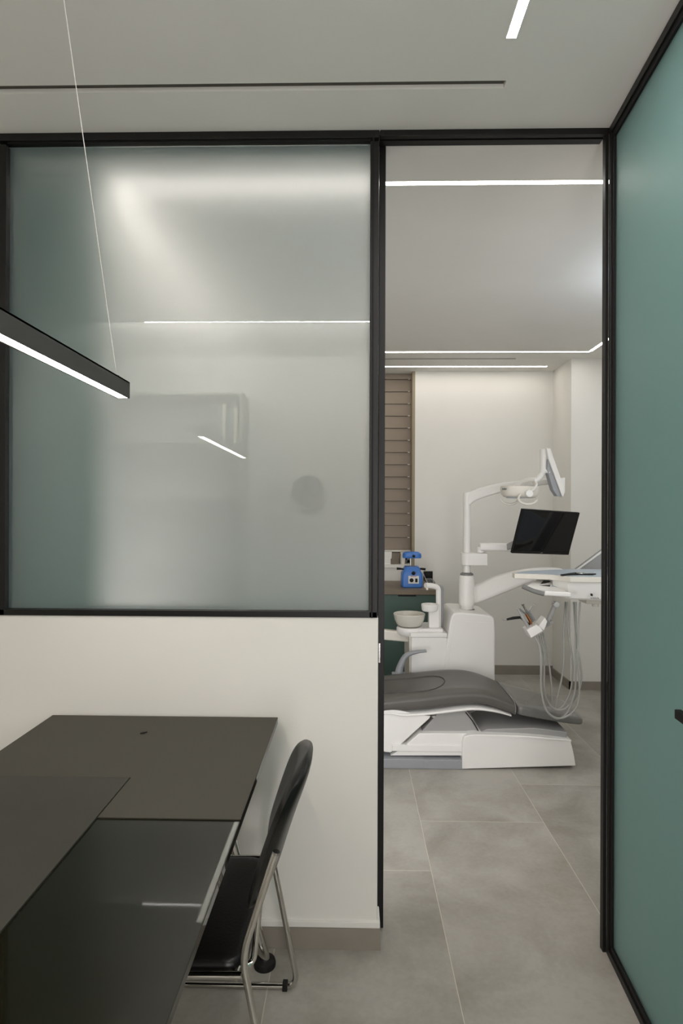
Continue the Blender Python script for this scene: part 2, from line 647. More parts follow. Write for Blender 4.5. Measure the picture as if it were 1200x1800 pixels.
struct('wall_rear', box(X_L - .1, 2.45, Y_REAR - .1, Y_REAR, 0, H), M['wall'])
struct('wall_partition_right', box(xj2 + .045, X_R, YW + .02, YWB, 0, H), M['wall'])

# ================================================================== CEILING LIGHTS
def strip(x0, x1, y0, y1, m, label, group=None, th=.001):
    t = thing('ceiling_light', label, 'ceiling light', ((x0 + x1) / 2, (y0 + y1) / 2, H), group)
    obj('diffuser', box(x0, x1, y0, y1, H - th, H + .002), m, t)
    e = .003
    obj('edge_profile', join(box(x0 - e, x0, y0 - e, y1 + e, H - .0014, H), box(x1, x1 + e, y0 - e, y1 + e, H - .0014, H),
                             box(x0, x1, y0 - e, y0, H - .0014, H), box(x0, x1, y1, y1 + e, H - .0014, H)), M['ceil'], t)
    return t


xa = at(899, 73, 1.60).x
strip(xa - .013, xa + .013, .12, 1.605, M['warm'], 'recessed strip light in the office ceiling pointing at the doorway')
strip(-1.43, xa + .013, .030, .045, M['warm'], 'long ceiling strip mirrored as a thin line across the satin window')
yf = 2.308
ybk = 4.74
xl, xr = -0.95, at(1036, 619, ybk).x
w = .026
strip(xl, xr, yf - w / 2, yf + w / 2, M['cool'], 'bright strip light crossing the top of the doorway view')
strip(xl, xr, ybk - w / 2, ybk + w / 2, M['cool'], 'ceiling strip far back that turns a corner on its right end')
strip(xl - w / 2, xl + w / 2, yf + w / 2 + .004, ybk - w / 2 - .004, M['cool'], 'ceiling strip glowing as a slanting blur behind the satin window')
strip(xr - w / 2, xr + w / 2, yf + w / 2 + .004, ybk - w / 2 - .004, M['cool'], 'short slanting piece of ceiling strip by the right door post')
ya = 5.215
strip(-.6, at(961, 646, ya).x, ya - .014, ya + .014, M['cool'], 'rearmost strip light close to the back wall over the blind')
yv = 4.95
tag(obj('air_slot', box(-.4, at(906, 631, yv).x, yv - .008, yv + .008, H - .003, H + .001), M['midgrey']),
    'thin dark air slot between the two rear ceiling strips', 'vent')
strip(1.35, 1.38, -.5, 1.0, M['hallstrip'], 'warm strip light glowing through the green glass door')

# ================================================================== PENDANT
py0, py1 = .62, 1.600
pxr = at(228, 690, py1).x
pz0, pz1 = at(228, 700.5, py1).z, at(228, 672, py1).z
pw = .034
pl = thing('pendant_lamp', 'slim black linear pendant lamp hanging over the desk', 'pendant lamp', (pxr - pw / 2, (py0 + py1) / 2, pz0))
obj('housing', join(box(pxr - .004, pxr, py0, py1, pz0, pz1), box(pxr - pw, pxr - pw + .004, py0, py1, pz0, pz1),
                    box(pxr - pw, pxr, py0, py1, pz1 - .004, pz1), box(pxr - pw + .004, pxr - .004, py1 - .003, py1, pz0 + .001, pz1 - .004),
                    box(pxr - pw + .004, pxr - .004, py0, py0 + .003, pz0 + .001, pz1 - .004)), M['lampblack'], pl)
obj('diffuser', box(pxr - pw + .004, pxr - .004, py0 + .003, py1 - .003, pz0 + .001, pz0 + .006), M['pend'], pl)
xc = pxr - pw / 2
for yb, yt in ((py1 - .045, 1.19), (py0 + .045, .95)):
    c = obj('cable', cyl((xc, yb, pz1), (xc, yt, H), .0011, 8), M['paper'], pl)
    obj('cable_clamp', join(cyl((xc, yb, pz1), (xc, yb, pz1 + .008), .0055, 12), box(xc - .006, xc + .006, yb + .01, yb + .028, pz1, pz1 + .003)), M['lampblack'], c)
    obj('ceiling_cup', cyl((xc, yt, H - .02), (xc, yt, H), .009, 14), M['paper'], c)

# ================================================================== DESK
DZ = .783
dx0, dx1 = at(92, 1259, 1.97).x, at(488, 1268, 1.97).x
dy0, dy1 = .35, 1.972
dk = thing('desk', 'large black desk with matte and glossy panels against the low wall', 'desk', ((dx0 + dx1) / 2, 1.2, 0))
obj('desktop', box(dx0, dx1, dy0, dy1, DZ - .018, DZ, .001), M['deskglass'], dk)
p_in = at(177.5, 1433, 1.35)
t_in = -(CAM.z - DZ)


def ondesk(px, py):
    d = CROT @ Vector(((px - 600.0) / F, -(py - 900.0) / F, -1.0))
    return CAM + d * ((DZ + .003 - CAM.z) / d.z)


pa = ondesk(228.5, 1367)       # corner of the pad
pb = ondesk(300, 1438)         # front edge of the matte sheet
L = [(dx0, dy1), (dx1, dy1), (dx1, pb.y), (pa.x + .0015, pb.y), (pa.x + .0015, pa.y + .0015), (dx0, pa.y + .0015)]
obj('matte_panel', prism_z(L, DZ, DZ + .003, .0006), M['desk'], dk, label='matte dark grey panel')
obj('writing_pad', box(dx0, pa.x, dy0, pa.y - .0015, DZ, DZ + .0045, .0008), M['pad'], dk, label='matte black writing pad')
for yy in (dy0 + .12, dy1 - .2):
    obj('rail', box(dx0 + .08, dx1 - .12, yy, yy + .04, DZ - .06, DZ - .018), M['matteblack'], dk)
lb = at(467, 1676, 1.925)
lt = at(411, 1462, 1.86)
lbt = Vector((lb.x, lb.y - .02, .022))
ltt = Vector((lbt.x - .195, lbt.y - .04, DZ - .018))
for sx, sy in ((0, 0), (1, 0), (0, 1), (1, 1)):
    a, b = lbt.copy(), ltt.copy()
    if sx:
        a.x, b.x = dx0 + (dx1 - a.x), dx0 + (dx1 - b.x)
    if sy:
        a.y, b.y = dy0 + (dy1 - a.y), dy0 + (dy1 - b.y)
    lg = obj('leg', cyl(a, b, .0165, 24), M['chrome'], dk)
    obj('foot', lathe([(.0, 0), (.035, 0), (.036, .008), (.033, .018), (.02, .024), (0, .025)], a.x, a.y, 28), M['rubber'], lg)
sc = ondesk(252, 1289)
tag(obj('scrap', prism_z([(sc.x - .008, sc.y - .006), (sc.x + .004, sc.y - .002), (sc.x + .009, sc.y + .007), (sc.x - .002, sc.y + .003)], DZ + .003, DZ + .006), M['matteblack']),
    'tiny black scrap lying on the matte desk panel', 'scrap')

# ================================================================== VISITOR CHAIR
vy0, vy1 = 1.352, 1.812
vc = thing('visitor_chair', 'black leather chair with chrome tube frame tucked under the desk', 'chair', (-.42, 1.58, 0))
tr_ = .0088
for yy in (vy0, vy1):
    tx, tz = (-.176, .69) if yy == vy0 else (-.212, .60)
    path = [(tx, yy, tz), (-.254, yy, .45), (-.165, yy, tr_), (-.66, yy, tr_), (-.62, yy, .40), (-.255, yy, .405)]
    pts = rounded_path(path[:2] + path[2:], .045, 7)
    fr = obj('side_frame', tube([tuple(p) for p in pts], tr_, 14, up=(0, 1, 0)), M['chrome'], vc)
    obj('end_cap', cyl((tx, yy, tz - .002), (tx + .0015, yy, tz + .004), tr_ * 1.02, 14), M['steel'], fr)
    for gx in (-.205, -.60):
        obj('glide', box(gx - .008, gx + .008, yy - .012, yy + .012, 0, .022, .002), M['rubber'], fr)
# brace from the back pad down to the seat rail, near side, and rear cross bars
obj('back_support', tube([tuple(p) for p in rounded_path([(-.219, vy0 + .05, .555), (-.235, vy0 + .05, .40), (-.26, vy0 + .03, .395)], .02)], .0075, 12, up=(0, 1, 0)), M['chrome'], vc)
obj('back_support', tube([tuple(p) for p in rounded_path([(-.219, vy1 - .05, .555), (-.235, vy1 - .05, .40), (-.26, vy1 - .03, .395)], .02)], .0075, 12, up=(0, 1, 0)), M['chrome'], vc)
for xx in (-.268, -.6):
    obj('cross_bar', cyl((xx, vy0, .398), (xx, vy1, .398), .008, 12), M['chrome'], vc)


def rrect(cx, cy, hx, hy, r, n=6):
    out = []
    for sx, sy, a0 in ((1, 1, 0), (-1, 1, 90), (-1, -1, 180), (1, -1, 270)):
        for k in range(n + 1):
            a = R(a0 + 90 * k / n)
            out.append((cx + sx * (hx - r) + r * math.cos(a), cy + sy * (hy - r) + r * math.sin(a)))
    return out


scx, scy = -.455, (vy0 + vy1) / 2
secs = []
for z, k in ((.380, .93), (.384, .975), (.392, 1.0), (.408, 1.0), (.417, .985), (.423, .95), (.427, .86), (.429, .6), (.430, .3)):
    secs.append([(x, y, z) for x, y in rrect(scx, scy, .205 * k, (vy1 - vy0 - .03) / 2 * (1 - (1 - k) * .9), .05 * k)])
obj('seat', loft(secs), M['leather'], vc)

# backrest: padded shell, leaning back, rounded top; front face looks at the desk


def backrest():
    bm = bmesh.new()
    NU, NV = 20, 22
    z0, z1 = .525, .837
    hw = .205
    front, back = [], []
    for j in range(NV + 1):
        t = j / NV
        z = z0 + (z1 - z0) * t
        # half width of the outline at this height
        if t > .55:
            q = (t - .55) / .45
            k = (1 - q ** 2.6) ** (1 / 2.2) if q < 1 else 0.0
        elif t < .12:
            q = (.12 - t) / .12
            k = .86 + .14 * math.sqrt(max(0, 1 - q * q))
        else:
            k = 1.0
        k = max(k, .10)
        xb = -.226 + .084 * t + .022 * t * t          # lean, bending back at the top
        fr_, bk_ = [], []
        for i in range(NU + 1):
            u = -1 + 2 * i / NU
            y = scy + u * hw * k
            wrap = -.022 * (u * k) ** 2                # sides come forward
            e = max(0, 1 - abs(u) ** 4) ** .5 * max(0.0, 1 - abs(2 * t - 1) ** 7) ** .5
            thick = .023 * e
            fr_.append((xb + wrap - thick, y, z))
            bk_.append((xb + wrap + thick * 1.15, y, z))
        front.append(fr_)
        back.append(bk_)
    vf = [[bm.verts.new(p) for p in row] for row in front]
    vb = [[bm.verts.new(p) for p in row] for row in back]
    for j in range(NV):
        for i in range(NU):
            bm.faces.new((vf[j][i], vf[j][i + 1], vf[j + 1][i + 1], vf[j + 1][i]))
            bm.faces.new((vb[j][i], vb[j + 1][i], vb[j + 1][i + 1], vb[j][i + 1]))
    for j in range(NV):
        for i in (0, NU):
            bm.faces.new((vf[j][i], vf[j + 1][i], vb[j + 1][i], vb[j][i]))
    for i in range(NU):
        for j in (0, NV):
            bm.faces.new((vf[j][i], vf[j][i + 1], vb[j][i + 1], vb[j][i]))
    bmesh.ops.remove_doubles(bm, verts=bm.verts, dist=.0004)
    return bm


bk = obj('backrest', backrest(), M['leather'], vc, ang=60)

# ================================================================== DENTAL CHAIR
YN, YFAR = 3.40, 3.93
dc = thing('dental_chair', 'reclined dental treatment chair with charcoal cushion on white base', 'dental chair', (.75, 3.65, 0))


def X34(px):
    return at(px, 1230, YN).x


def Z34(py):
    return at(850, py, YN).z


# stations: x, top z, bottom z, half width
ST = [(-.42, .37, .285, .20), (-.30, .375, .275, .25), (.0, .385, .265, .268), (.18, .398, .31, .27), (.29, .412, .316, .27), (.40, .424, .320, .27), (.50, .436, .331, .268),
      (.60, .445, .345, .265), (.70, .446, .354, .262), (.78, .436, .349, .258), (.86, .412, .325, .254), (.945, .376, .295, .25)]
CY = (YN + YFAR) / 2


def cushion(stations, n=40, edge=.045):
    rows = cr(stations, 5)
    secs = []
    ns = len(rows)
    for i, (x, zt, zb, hw) in enumerate(rows):
        s = []
        h = (zt - zb) / 2
        zc = (zt + zb) / 2
        sq = 1.0
        if i < 3:
            sq = (.72, .9, .97)[i]
        for k in range(n):
            a = 2 * PI * k / n
            ca, sa = math.cos(a), math.sin(a)
            yy = math.copysign(abs(ca) ** .42, ca) * hw * sq
            zz = math.copysign(abs(sa) ** .55, sa) * h * sq
            z = zc + zz
            y = CY + yy
            if sa > .05:
                # low middle, raised rims
                z -= .020 * max(0, 1 - (yy / (hw * .72)) ** 2) * min(1, max(0, (.9 - x) / .25))
            s.append((x, y, z))
        secs.append(s)
    return loft(secs)


cb = cushion(ST, 88)
bmesh.ops.subdivide_edges(cb, edges=[e for e in cb.edges if abs(e.verts[0].co.x - e.verts[1].co.x) > .012 and max(e.verts[0].co.z, e.verts[1].co.z) > .33], cuts=2, use_grid_fill=True)
from mathutils.bvhtree import BVHTree
cb.verts.ensure_lookup_table()
cb.faces.ensure_lookup_table()
tree = BVHTree.FromBMesh(cb)
oval = []
for q in cr([(676, 1196), (700, 1194.5), (727, 1192), (753, 1189), (770, 1189.5), (779, 1193), (781, 1198), (776, 1205), (764, 1211), (745, 1215), (720, 1217), (690, 1219), (674, 1220)], 5):
    d = (at(q[0], q[1], 3.6) - CAM).normalized()
    hit = tree.ray_cast(CAM, d)
    if hit[0] is not None:
        oval.append(tuple(hit[0] + Vector((0, 0, .0005))))
cu = obj('cushion', cb, M['vinyl'], dc, ang=70)
obj('oval_shade', tube(oval, .0042, 8), M['oval_shade'], cu)  # dark tube drawn as the soft shade of the headrest recess
# foot end under a clear cover
FS = [(.948, .374, .297, .25), (1.0, .362, .283, .248), (1.1, .338, .264, .24), (1.2, .315, .246, .228), (1.30, .291, .228, .21), (1.352, .276, .220, .185), (1.372, .262, .226, .15)]
obj('foot_cover', cushion(FS, 44), M['film'], dc, ang=60, label='shiny clear cover over the grey foot end')
obj('seam_band', tube([(.947, CY + .252 * math.copysign(abs(math.cos(a)) ** .42, math.cos(a)), .3355 + .0415 * math.copysign(abs(math.sin(a)) ** .55, math.sin(a))) for a in [2 * PI * k / 40 for k in range(40)]], .0028, 6, closed=True), M['midgrey'], dc)
# white shell below
SH = [(-.40, .295, .262, .17), (-.1, .285, .245, .235), (.19, .320, .295, .255), (.30, .318, .285, .262), (.45, .328, .296, .26), (.60, .348, .312, .255), (.72, .355, .322, .25), (.84, .335, .305, .235), (.93, .305, .280, .22)]


def shell(stations, n=28):
    rows = cr(stations, 5)
    return loft([[(x, CY - .006 + math.copysign(abs(math.cos(2 * PI * k / n)) ** .45, math.cos(2 * PI * k / n)) * hw,
                   (zt + zb) / 2 + math.copysign(abs(math.sin(2 * PI * k / n)) ** .7, math.sin(2 * PI * k / n)) * (zt - zb) / 2) for k in range(n)] for x, zt, zb, hw in rows])


obj('seat_shell', shell(SH), M['plastic'], dc)
obj('seat_bracket', prism([xz(759, 1263, YN + .03), xz(806, 1249, YN + .03), xz(806, 1262, YN + .03), xz(772, 1265, YN + .03)], YN + .05, YFAR - .06, .003), M['plastic'], dc)
# lift arm on the left
la = prism([xz(620, 1238, YN - .004), xz(684, 1247, YN - .004), xz(757, 1261, YN - .004), xz(755, 1265, YN - .004), xz(692, 1322, YN - .004), xz(686, 1325, YN - .004), xz(676, 1324, YN - .004), xz(630, 1300, YN - .004)], YN + .01, YFAR - .03, .006)
obj('lift_arm', la, M['plastic'], dc)
# base
yb0, yb1 = 3.375, 3.90
zt_ = lambda py, y=yb0: at(850, py, y).z
obj('base_plate', join(box(at(560, 1340, yb0).x, at(823, 1340, yb0).x, yb0 + .005, yb1, 0.0, .055, .006), box(at(560, 1340, yb0).x, at(746, 1340, yb0).x, yb0 + .003, yb1 + .002, 0.006, .058, .006)), M['slate'], dc)
obj('base_body', prism([xz(686, 1326, yb0 + .05), xz(822, 1326, yb0 + .05), xz(822, 1287, yb0 + .05), xz(736, 1287, yb0 + .05), xz(706, 1313, yb0 + .05)], yb0 + .03, yb1 - .03, .004), M['plastic'], dc)
obj('base_skirt', box(at(690, 1318, yb0).x, at(822, 1318, yb0).x, yb0 + .022, yb1 - .02, zt_(1325), zt_(1314), .003), M['plastic'], dc)
obj('bellows_cover', prism([xz(738, 1287, yb0 + .08), xz(842, 1287, yb0 + .08), xz(830, 1262, yb0 + .08), xz(812, 1240, yb0 + .08), xz(772, 1250, yb0 + .08)], yb0 + .07, yb1 - .06, .004), M['greyplastic'], dc)
obj('gap_seal', tube([at(818, 1252, yb0 + .068), at(830, 1267, yb0 + .066), at(841, 1286, yb0 + .06)], .003, 8), M['matteblack'], dc)
bc = prism(cr([xz(812, 1352, yb0), xz(812.5, 1325, yb0), xz(814, 1300, yb0), xz(822, 1293, yb0), xz(850, 1291.5, yb0), xz(930, 1294.5, yb0), xz(1000, 1302, yb0), xz(1006, 1309, yb0), xz(1011, 1328, yb0), xz(1015, 1350, yb0)], 4), yb0, yb1, .010, 3)
for v in bc.verts:
    v.co.z = max(v.co.z, 0.0)
    if v.co.y < yb0 + .05 and v.co.x > 1.18:
        v.co.y += (v.co.x - 1.18) * .25
    if v.co.y > yb1 - .05 and v.co.x > 1.0:
        v.co.y -= (v.co.x - 1.0) * .5
obj('base_cover', bc, M['plastic'], dc)
topz = at(850, 1291.5, yb0).z
obj('base_top', prism([xz(842, 1287, yb0 + .05), xz(846, 1265, yb0 + .2), xz(925, 1263, yb0 + .2), xz(980, 1270, yb0 + .2), xz(996, 1298, yb0 + .05), xz(930, 1292, yb0 + .05)], yb0 + .045, yb1 - .16, .006), M['greyplastic'], dc)
# armrest on the far side
ya_ = YFAR + .03
ar = [(*xz(699, 1195, ya_),), (*xz(703, 1172, ya_),), (*xz(714, 1152, ya_),), (*xz(732, 1146, ya_),), (*xz(749, 1144, ya_),)]
path = cr([(x, ya_, z) for x, z in ar], 6)
rr = [(.030 - .006 * i / (len(path) - 1), .030 - .021 * min(1, i / (len(path) - 1) * 1.2)) for i in range(len(path))]
obj('armrest', tube(path, rr, 16, up=(0, 1, 0)) if False else tube(path, [(b, a) for a, b in rr], 16, up=(0, 1, 0)), M['slate'], dc)
obj('armrest_mount', box(at(688, 1190, ya_).x, at(712, 1190, ya_).x, YFAR - .03, ya_ + .02, .28, .40, .008), M['slate'], dc)

# ================================================================== DENTAL UNIT (tower, spittoon, post)
yt0, yt1 = 4.05, 4.48
du = thing('dental_unit', 'white water unit tower with spittoon and post behind the chair', 'dental unit', (.75, 4.25, 0))
tw = cr([xz(776, 1260, yt0), xz(778, 1190, yt0), xz(783, 1143, yt0), xz(788, 1110, yt0), xz(792, 1088, yt0), xz(797, 1079, yt0), xz(806, 1077, yt0), xz(835, 1079, yt0), xz(859, 1082, yt0), xz(867, 1086, yt0), xz(869.5, 1096, yt0), xz(870, 1140, yt0), xz(869, 1260, yt0)], 4)
twb = prism(tw, yt0, yt1, .012, 3)
for v in twb.verts:
    if v.co.z < .12:
        v.co.z = 0.0
obj('tower', twb, M['plastic'], du)
obj('tower_panel', prism([xz(800, 1092, yt0 - .002), xz(867, 1095, yt0 - .002), xz(867.5, 1200, yt0 - .002), xz(784, 1200, yt0 - .002), xz(791, 1140, yt0 - .002)], yt0 - .003, yt0 + .01, .001), M['plastic'], du)
lx0, lx1 = at(722.5, 1150, yt0).x, at(786, 1150, yt0).x
obj('side_module', join(box(lx0, lx1, yt0 + .005, yt1 - .02, 0, at(750, 1121, yt0).z, .008, 3)), M['plastic'], du)
obj('side_back', box(lx0 - .012, lx0 + .02, yt0 + .03, yt1 - .03, 0, at(750, 1118, yt0 + .03).z, .006), M['plastic2'], du)
obj('module_lid', box(lx0 - .006, lx1, yt0 + .0, yt1 - .02, at(750, 1121, yt0).z, at(750, 1113, yt0).z, .006, 3), M['plastic'], du)
# spittoon
ys = 4.17
bx_ = at(719, 1088, ys)
obj('spittoon_deck', join(lathe([(0, at(719, 1117, ys).z), (.075, at(719, 1116, ys).z), (.094, at(719, 1111, ys).z), (.096, at(719, 1104, ys).z), (.09, at(719, 1101, ys).z), (0, at(719, 1101, ys).z)], bx_.x + .005, ys, 32),
                          box(bx_.x, at(776, 1108, ys).x, ys - .075, ys + .09, at(719, 1115, ys).z, at(719, 1101.5, ys).z, .01, 3)), M['plastic'], du)
obj('deck_neck', lathe([(.03, at(719, 1123, ys).z), (.034, at(719, 1115, ys).z)], bx_.x + .005, ys, 24), M['plastic2'], du)
zb_, zt2 = at(719, 1100, ys).z, at(719, 1079, ys).z
obj('spittoon_bowl', lathe([(0, zb_), (.07, zb_), (.088, zb_ + .012), (.104, zb_ + .045), (.1125, zt2), (.110, zt2 + .004), (.105, zt2 + .002), (.098, zb_ + .05), (.08, zb_ + .022), (.05, zb_ + .012), (.0, zb_ + .009)], bx_.x, ys, 48, cap=False), M['ceramic'], du, label='cream ceramic bowl')
cpx = at(760, 1070, ys)
zd = at(719, 1101.5, ys).z
obj('cup_pedestal', box(at(752.5, 1085, ys).x, at(771, 1085, ys).x, ys - .03, ys + .03, zd - .002, at(752, 1062, ys).z, .006), M['plastic'], du)
z0c, z1c = at(750, 1072.5, ys).z, at(750, 1060.5, ys).z
obj('cup_tray', join(lathe([(0, z0c), (.05, z0c), (.056, z0c + .008), (.060, z1c - .004), (.058, z1c), (.052, z1c), (.050, z1c - .012), (0, z1c - .014)], at(755, 1066, ys - .03).x, ys - .03, 32)), M['plastic'], du)
pp = [at(770.5, 1104, ys + .02), at(770.5, 1050, ys + .02), at(770.5, 1032.5, ys + .02), at(758, 1029.5, ys + .0), at(747.5, 1029, ys - .02)]
obj('filler_post', tube([tuple(p) for p in rounded_path(pp, .06, 6)], [(.024, .022)] * 40 if False else .019, 16), M['plastic'], du)
obj('filler_back', tube([tuple(p + Vector((.026, .02, 0))) for p in rounded_path(pp[:3] + [pp[2] + Vector((-.03, 0, .008))], .03, 5)], .011, 10), M['slate'], du)
obj('filler_spout', cyl(at(750, 1031, ys - .02), at(750.5, 1037, ys - .02), .008, 12), M['plastic2'], du)
# assistant arm running left
obj('assistant_arm', beam(at(640, 1112, ys), at(719, 1119, ys + .02), .06, .072, bev=.012), M['plastic2'], du)
# post and collar
ypo = 4.25
pc = at(820, 1000, ypo)
Zp = lambda py: at(820, py, ypo).z
obj('post_ring', lathe([(0, Zp(1077)), (.058, Zp(1077)), (.058, Zp(1071)), (.054, Zp(1070)), (0, Zp(1070))], pc.x, ypo, 32), M['midgrey'], du)
obj('post_base', cyl((pc.x, ypo, Zp(1071)), (pc.x, ypo, Zp(1011.5)), .0455, 32), M['plastic'], du)
obj('lower_pole', cyl((pc.x, ypo, Zp(1012)), (pc.x, ypo, Zp(990)), .027, 28), M['plastic'], du)
obj('pole_ring', lathe([(0, Zp(1010.5)), (.046, Zp(1010.5)), (.046, Zp(1008)), (.03, Zp(1006)), (0, Zp(1006))], pc.x, ypo, 28), M['midgrey'], du)
obj('bracket', prism_z([(pc.x + x, ypo + y) for x, y in
                        [(-.044 * math.sin(a) - 0.0, .055 * math.cos(a)) for a in [R(d) for d in range(0, 181, 15)]] + [(.135, -.055), (.145, -.045), (.145, .045), (.135, .055)]],
                       Zp(993), Zp(971.5), .006), M['plastic'], du)
obj('upper_pole', cyl((pc.x, ypo, Zp(972)), (pc.x, ypo, Zp(895)), .0262, 28), M['plastic'], du)

# ================================================================== DELIVERY UNIT
dl = thing('delivery_unit', 'white instrument table on a curved arm over the foot end', 'dental instrument table', (1.3, 3.6, 1.0))
# sleeve turning on the post and the long curved arm
sl = lathe([(.047, Zp(1064)), (.052, Zp(1064)), (.058, Zp(1058)), (.0585, Zp(1030)), (.054, Zp(1014)), (.047, Zp(1011)), (.047, Zp(1064))], pc.x, ypo, 36, cap=False)
obj('arm_sleeve', sl, M['plastic'], dl)
arm = []
for pxu, pyu, pyl, yy, hw in ((832, 1029, 1060.5, 4.25, .025), (836, 1027.5, 1059.5, 4.24, .044), (843, 1025, 1058, 4.22, .048), (868, 1013, 1049, 4.17, .046), (900, 1004, 1036, 4.10, .042), (930, 999, 1024, 4.03, .04), (960, 997.5, 1016, 3.96, .038), (980, 998, 1011, 3.92, .036), (987.5, 1000, 1009, 3.90, .03)):
    arm.append((at(pxu, (pyu + pyl) / 2, yy).x, yy, at(pxu, (pyu + pyl) / 2, yy).z, hw, (at(pxu, pyu, yy).z - at(pxu, pyl, yy).z) / 2))
rows = cr(arm, 4)
secs = []
for x, y, z, hw, hh in rows:
    secs.append([(x + .15 * hw * math.cos(2 * PI * k / 24), y + math.copysign(abs(math.cos(2 * PI * k / 24)) ** .6, math.cos(2 * PI * k / 24)) * hw, z + math.copysign(abs(math.sin(2 * PI * k / 24)) ** .6, math.sin(2 * PI * k / 24)) * hh) for k in range(24)])
obj('swing_arm', loft(secs), M['plastic'], dl)
yt = 3.88
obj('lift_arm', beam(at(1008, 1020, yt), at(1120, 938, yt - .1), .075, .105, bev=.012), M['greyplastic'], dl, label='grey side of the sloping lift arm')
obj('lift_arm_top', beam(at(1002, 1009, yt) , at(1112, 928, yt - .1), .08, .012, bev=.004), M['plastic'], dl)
# table top
ZT = 1.095


def ontop(px, py, z):
    d = CROT @ Vector(((px - 600.0) / F, -(py - 900.0) / F, -1.0))
    return CAM + d * ((z - CAM.z) / d.z)


def limit(p, lo=3.28, hi=3.80):
    return (p.x, min(max(p.y, lo), hi))


zt_top = 1.118
outline = [(at(900, 1004, 3.56).x, 3.56), (at(903, 1008, 3.50).x, 3.49), (at(962, 1012, 3.46).x, 3.44), (at(985, 1016, 3.38).x, 3.38), (at(1004, 1020, 3.31).x, 3.325), (1.42, 3.30), (1.85, 3.32), (1.9, 3.4), (1.9, 3.75), (1.8, 3.82), (1.40, 3.80), (at(960, 999, 3.75).x, 3.74), (at(925, 999, 3.67).x, 3.67)]
obj('table_top', prism_z(outline, zt_top - .03, zt_top, .005, 3), M['plastic2'], dl)
ins = [(x + (1.45 - x) * .055, y + (3.56 - y) * .10) for x, y in outline]
obj('table_mat', prism_z(ins, zt_top, zt_top + .0015), M['traymat'], dl, label='pale blue grey mat on the table')
body = []
for z, k in ((zt_top - .03, 1.0), (zt_top - .065, .99), (zt_top - .10, .965), (zt_top - .125, .93), (zt_top - .135, .88)):
    c0 = 1.45
    o_ = [(at(975, 1030, 3.44).x, 3.62), (at(975, 1030, 3.40).x, 3.44), (at(1000, 1030, 3.335).x, 3.36), (1.42, 3.315), (1.86, 3.335), (1.87, 3.72), (1.40, 3.76)]
    body.append([(c0 + (x - c0) * k, 3.55 + (y - 3.55) * (k if k > .97 else k), z) for x, y in o_])
obj('table_body', loft(body), M['plastic'], dl, ang=30)
# control panel sloping out on the left, its display and keys, and the grip
cpz = zt_top - .045
cpts = [at(918, 1029, 3.40), at(943, 1016, 3.52), at(985, 1014, 3.50), at(1000, 1030, 3.40), at(1000, 1046, 3.36), at(958, 1047, 3.34), at(955, 1039, 3.34)]


def slab(pts, th, bev=.004):
    bm = bmesh.new()
    top = [bm.verts.new(p) for p in pts]
    bot = [bm.verts.new(Vector(p) - Vector((0, 0, th))) for p in pts]
    n = len(pts)
    fa = bm.faces.new(top)
    fb = bm.faces.new(bot[::-1])
    for i in range(n):
        bm.faces.new((top[i], bot[i], bot[(i + 1) % n], top[(i + 1) % n]))
    bmesh.ops.recalc_face_normals(bm, faces=bm.faces)
    if bev:
        ed = list(set(list(fa.edges) + list(fb.edges)))
        bmesh.ops.bevel(bm, geom=ed, offset=bev, segments=2, affect='EDGES', profile=.5, clamp_overlap=True)
    bmesh.ops.triangulate(bm, faces=[f for f in bm.faces if len(f.verts) > 4])
    return bm


q0, q1, q2, q3 = at(922, 1032, 3.42), at(945, 1017, 3.56), at(1004, 1019, 3.52), at(992, 1041, 3.36)
cp = obj('control_panel', slab([q0, q1, q2, q3], .016), M['plastic'], dl)


def onpanel(a, b, lift=.002):
    p = (q0 * (1 - a) + q3 * a) * (1 - b) + (q1 * (1 - a) + q2 * a) * b
    return p + Vector((0, -lift * .5, lift))


obj('display', slab([onpanel(.28, .28), onpanel(.24, .80), onpanel(.48, .80), onpanel(.56, .28)], .002, 0), M['lcd'], cp)
obj('keypad', slab([onpanel(.60, .30), onpanel(.54, .80), onpanel(.66, .80), onpanel(.76, .30)], .0015, 0), M['traymat'], cp)
g0, g1, g2 = at(919, 1031, 3.405), at(938, 1039, 3.36), at(956, 1044, 3.335)
obj('grip', tube(cr([tuple(g0), tuple(g1), tuple(g2)], 6), [(.016, .013)] * 12 + [(.016, .013)], 14, up=(0, 0, 1)), M['midgrey'], dl, label='dark grey rubber grip')
obj('panel_edge', beam(at(955, 1042, 3.345), at(1003, 1045, 3.33), .035, .028, bev=.008), M['plastic'], dl)
obj('underside_socket', join(box(at(1025, 1060, 3.5).x, 1.66, 3.46, 3.58, .945, .985, .006), cyl(at(1046, 1056, 3.5), at(1046, 1066, 3.5), .02, 14)), M['plastic2'], dl)
mk = [obj('mark', box(at(1042, 1045, 3.3).x - .003, at(1042, 1045, 3.3).x + .003, 3.3145 - .004, 3.33, at(1042, 1048, 3.31).z, at(1042, 1044, 3.31).z, .001), M['matteblack'], dl)]
for k in range(4):
    xx = at(1041 + 4 * k, 1052, 3.31).x
    obj('mark', box(xx - .002, xx + .002, 3.318, 3.334, at(1042, 1052.6, 3.31).z, at(1042, 1051.6, 3.31).z), M['midgrey'], dl)
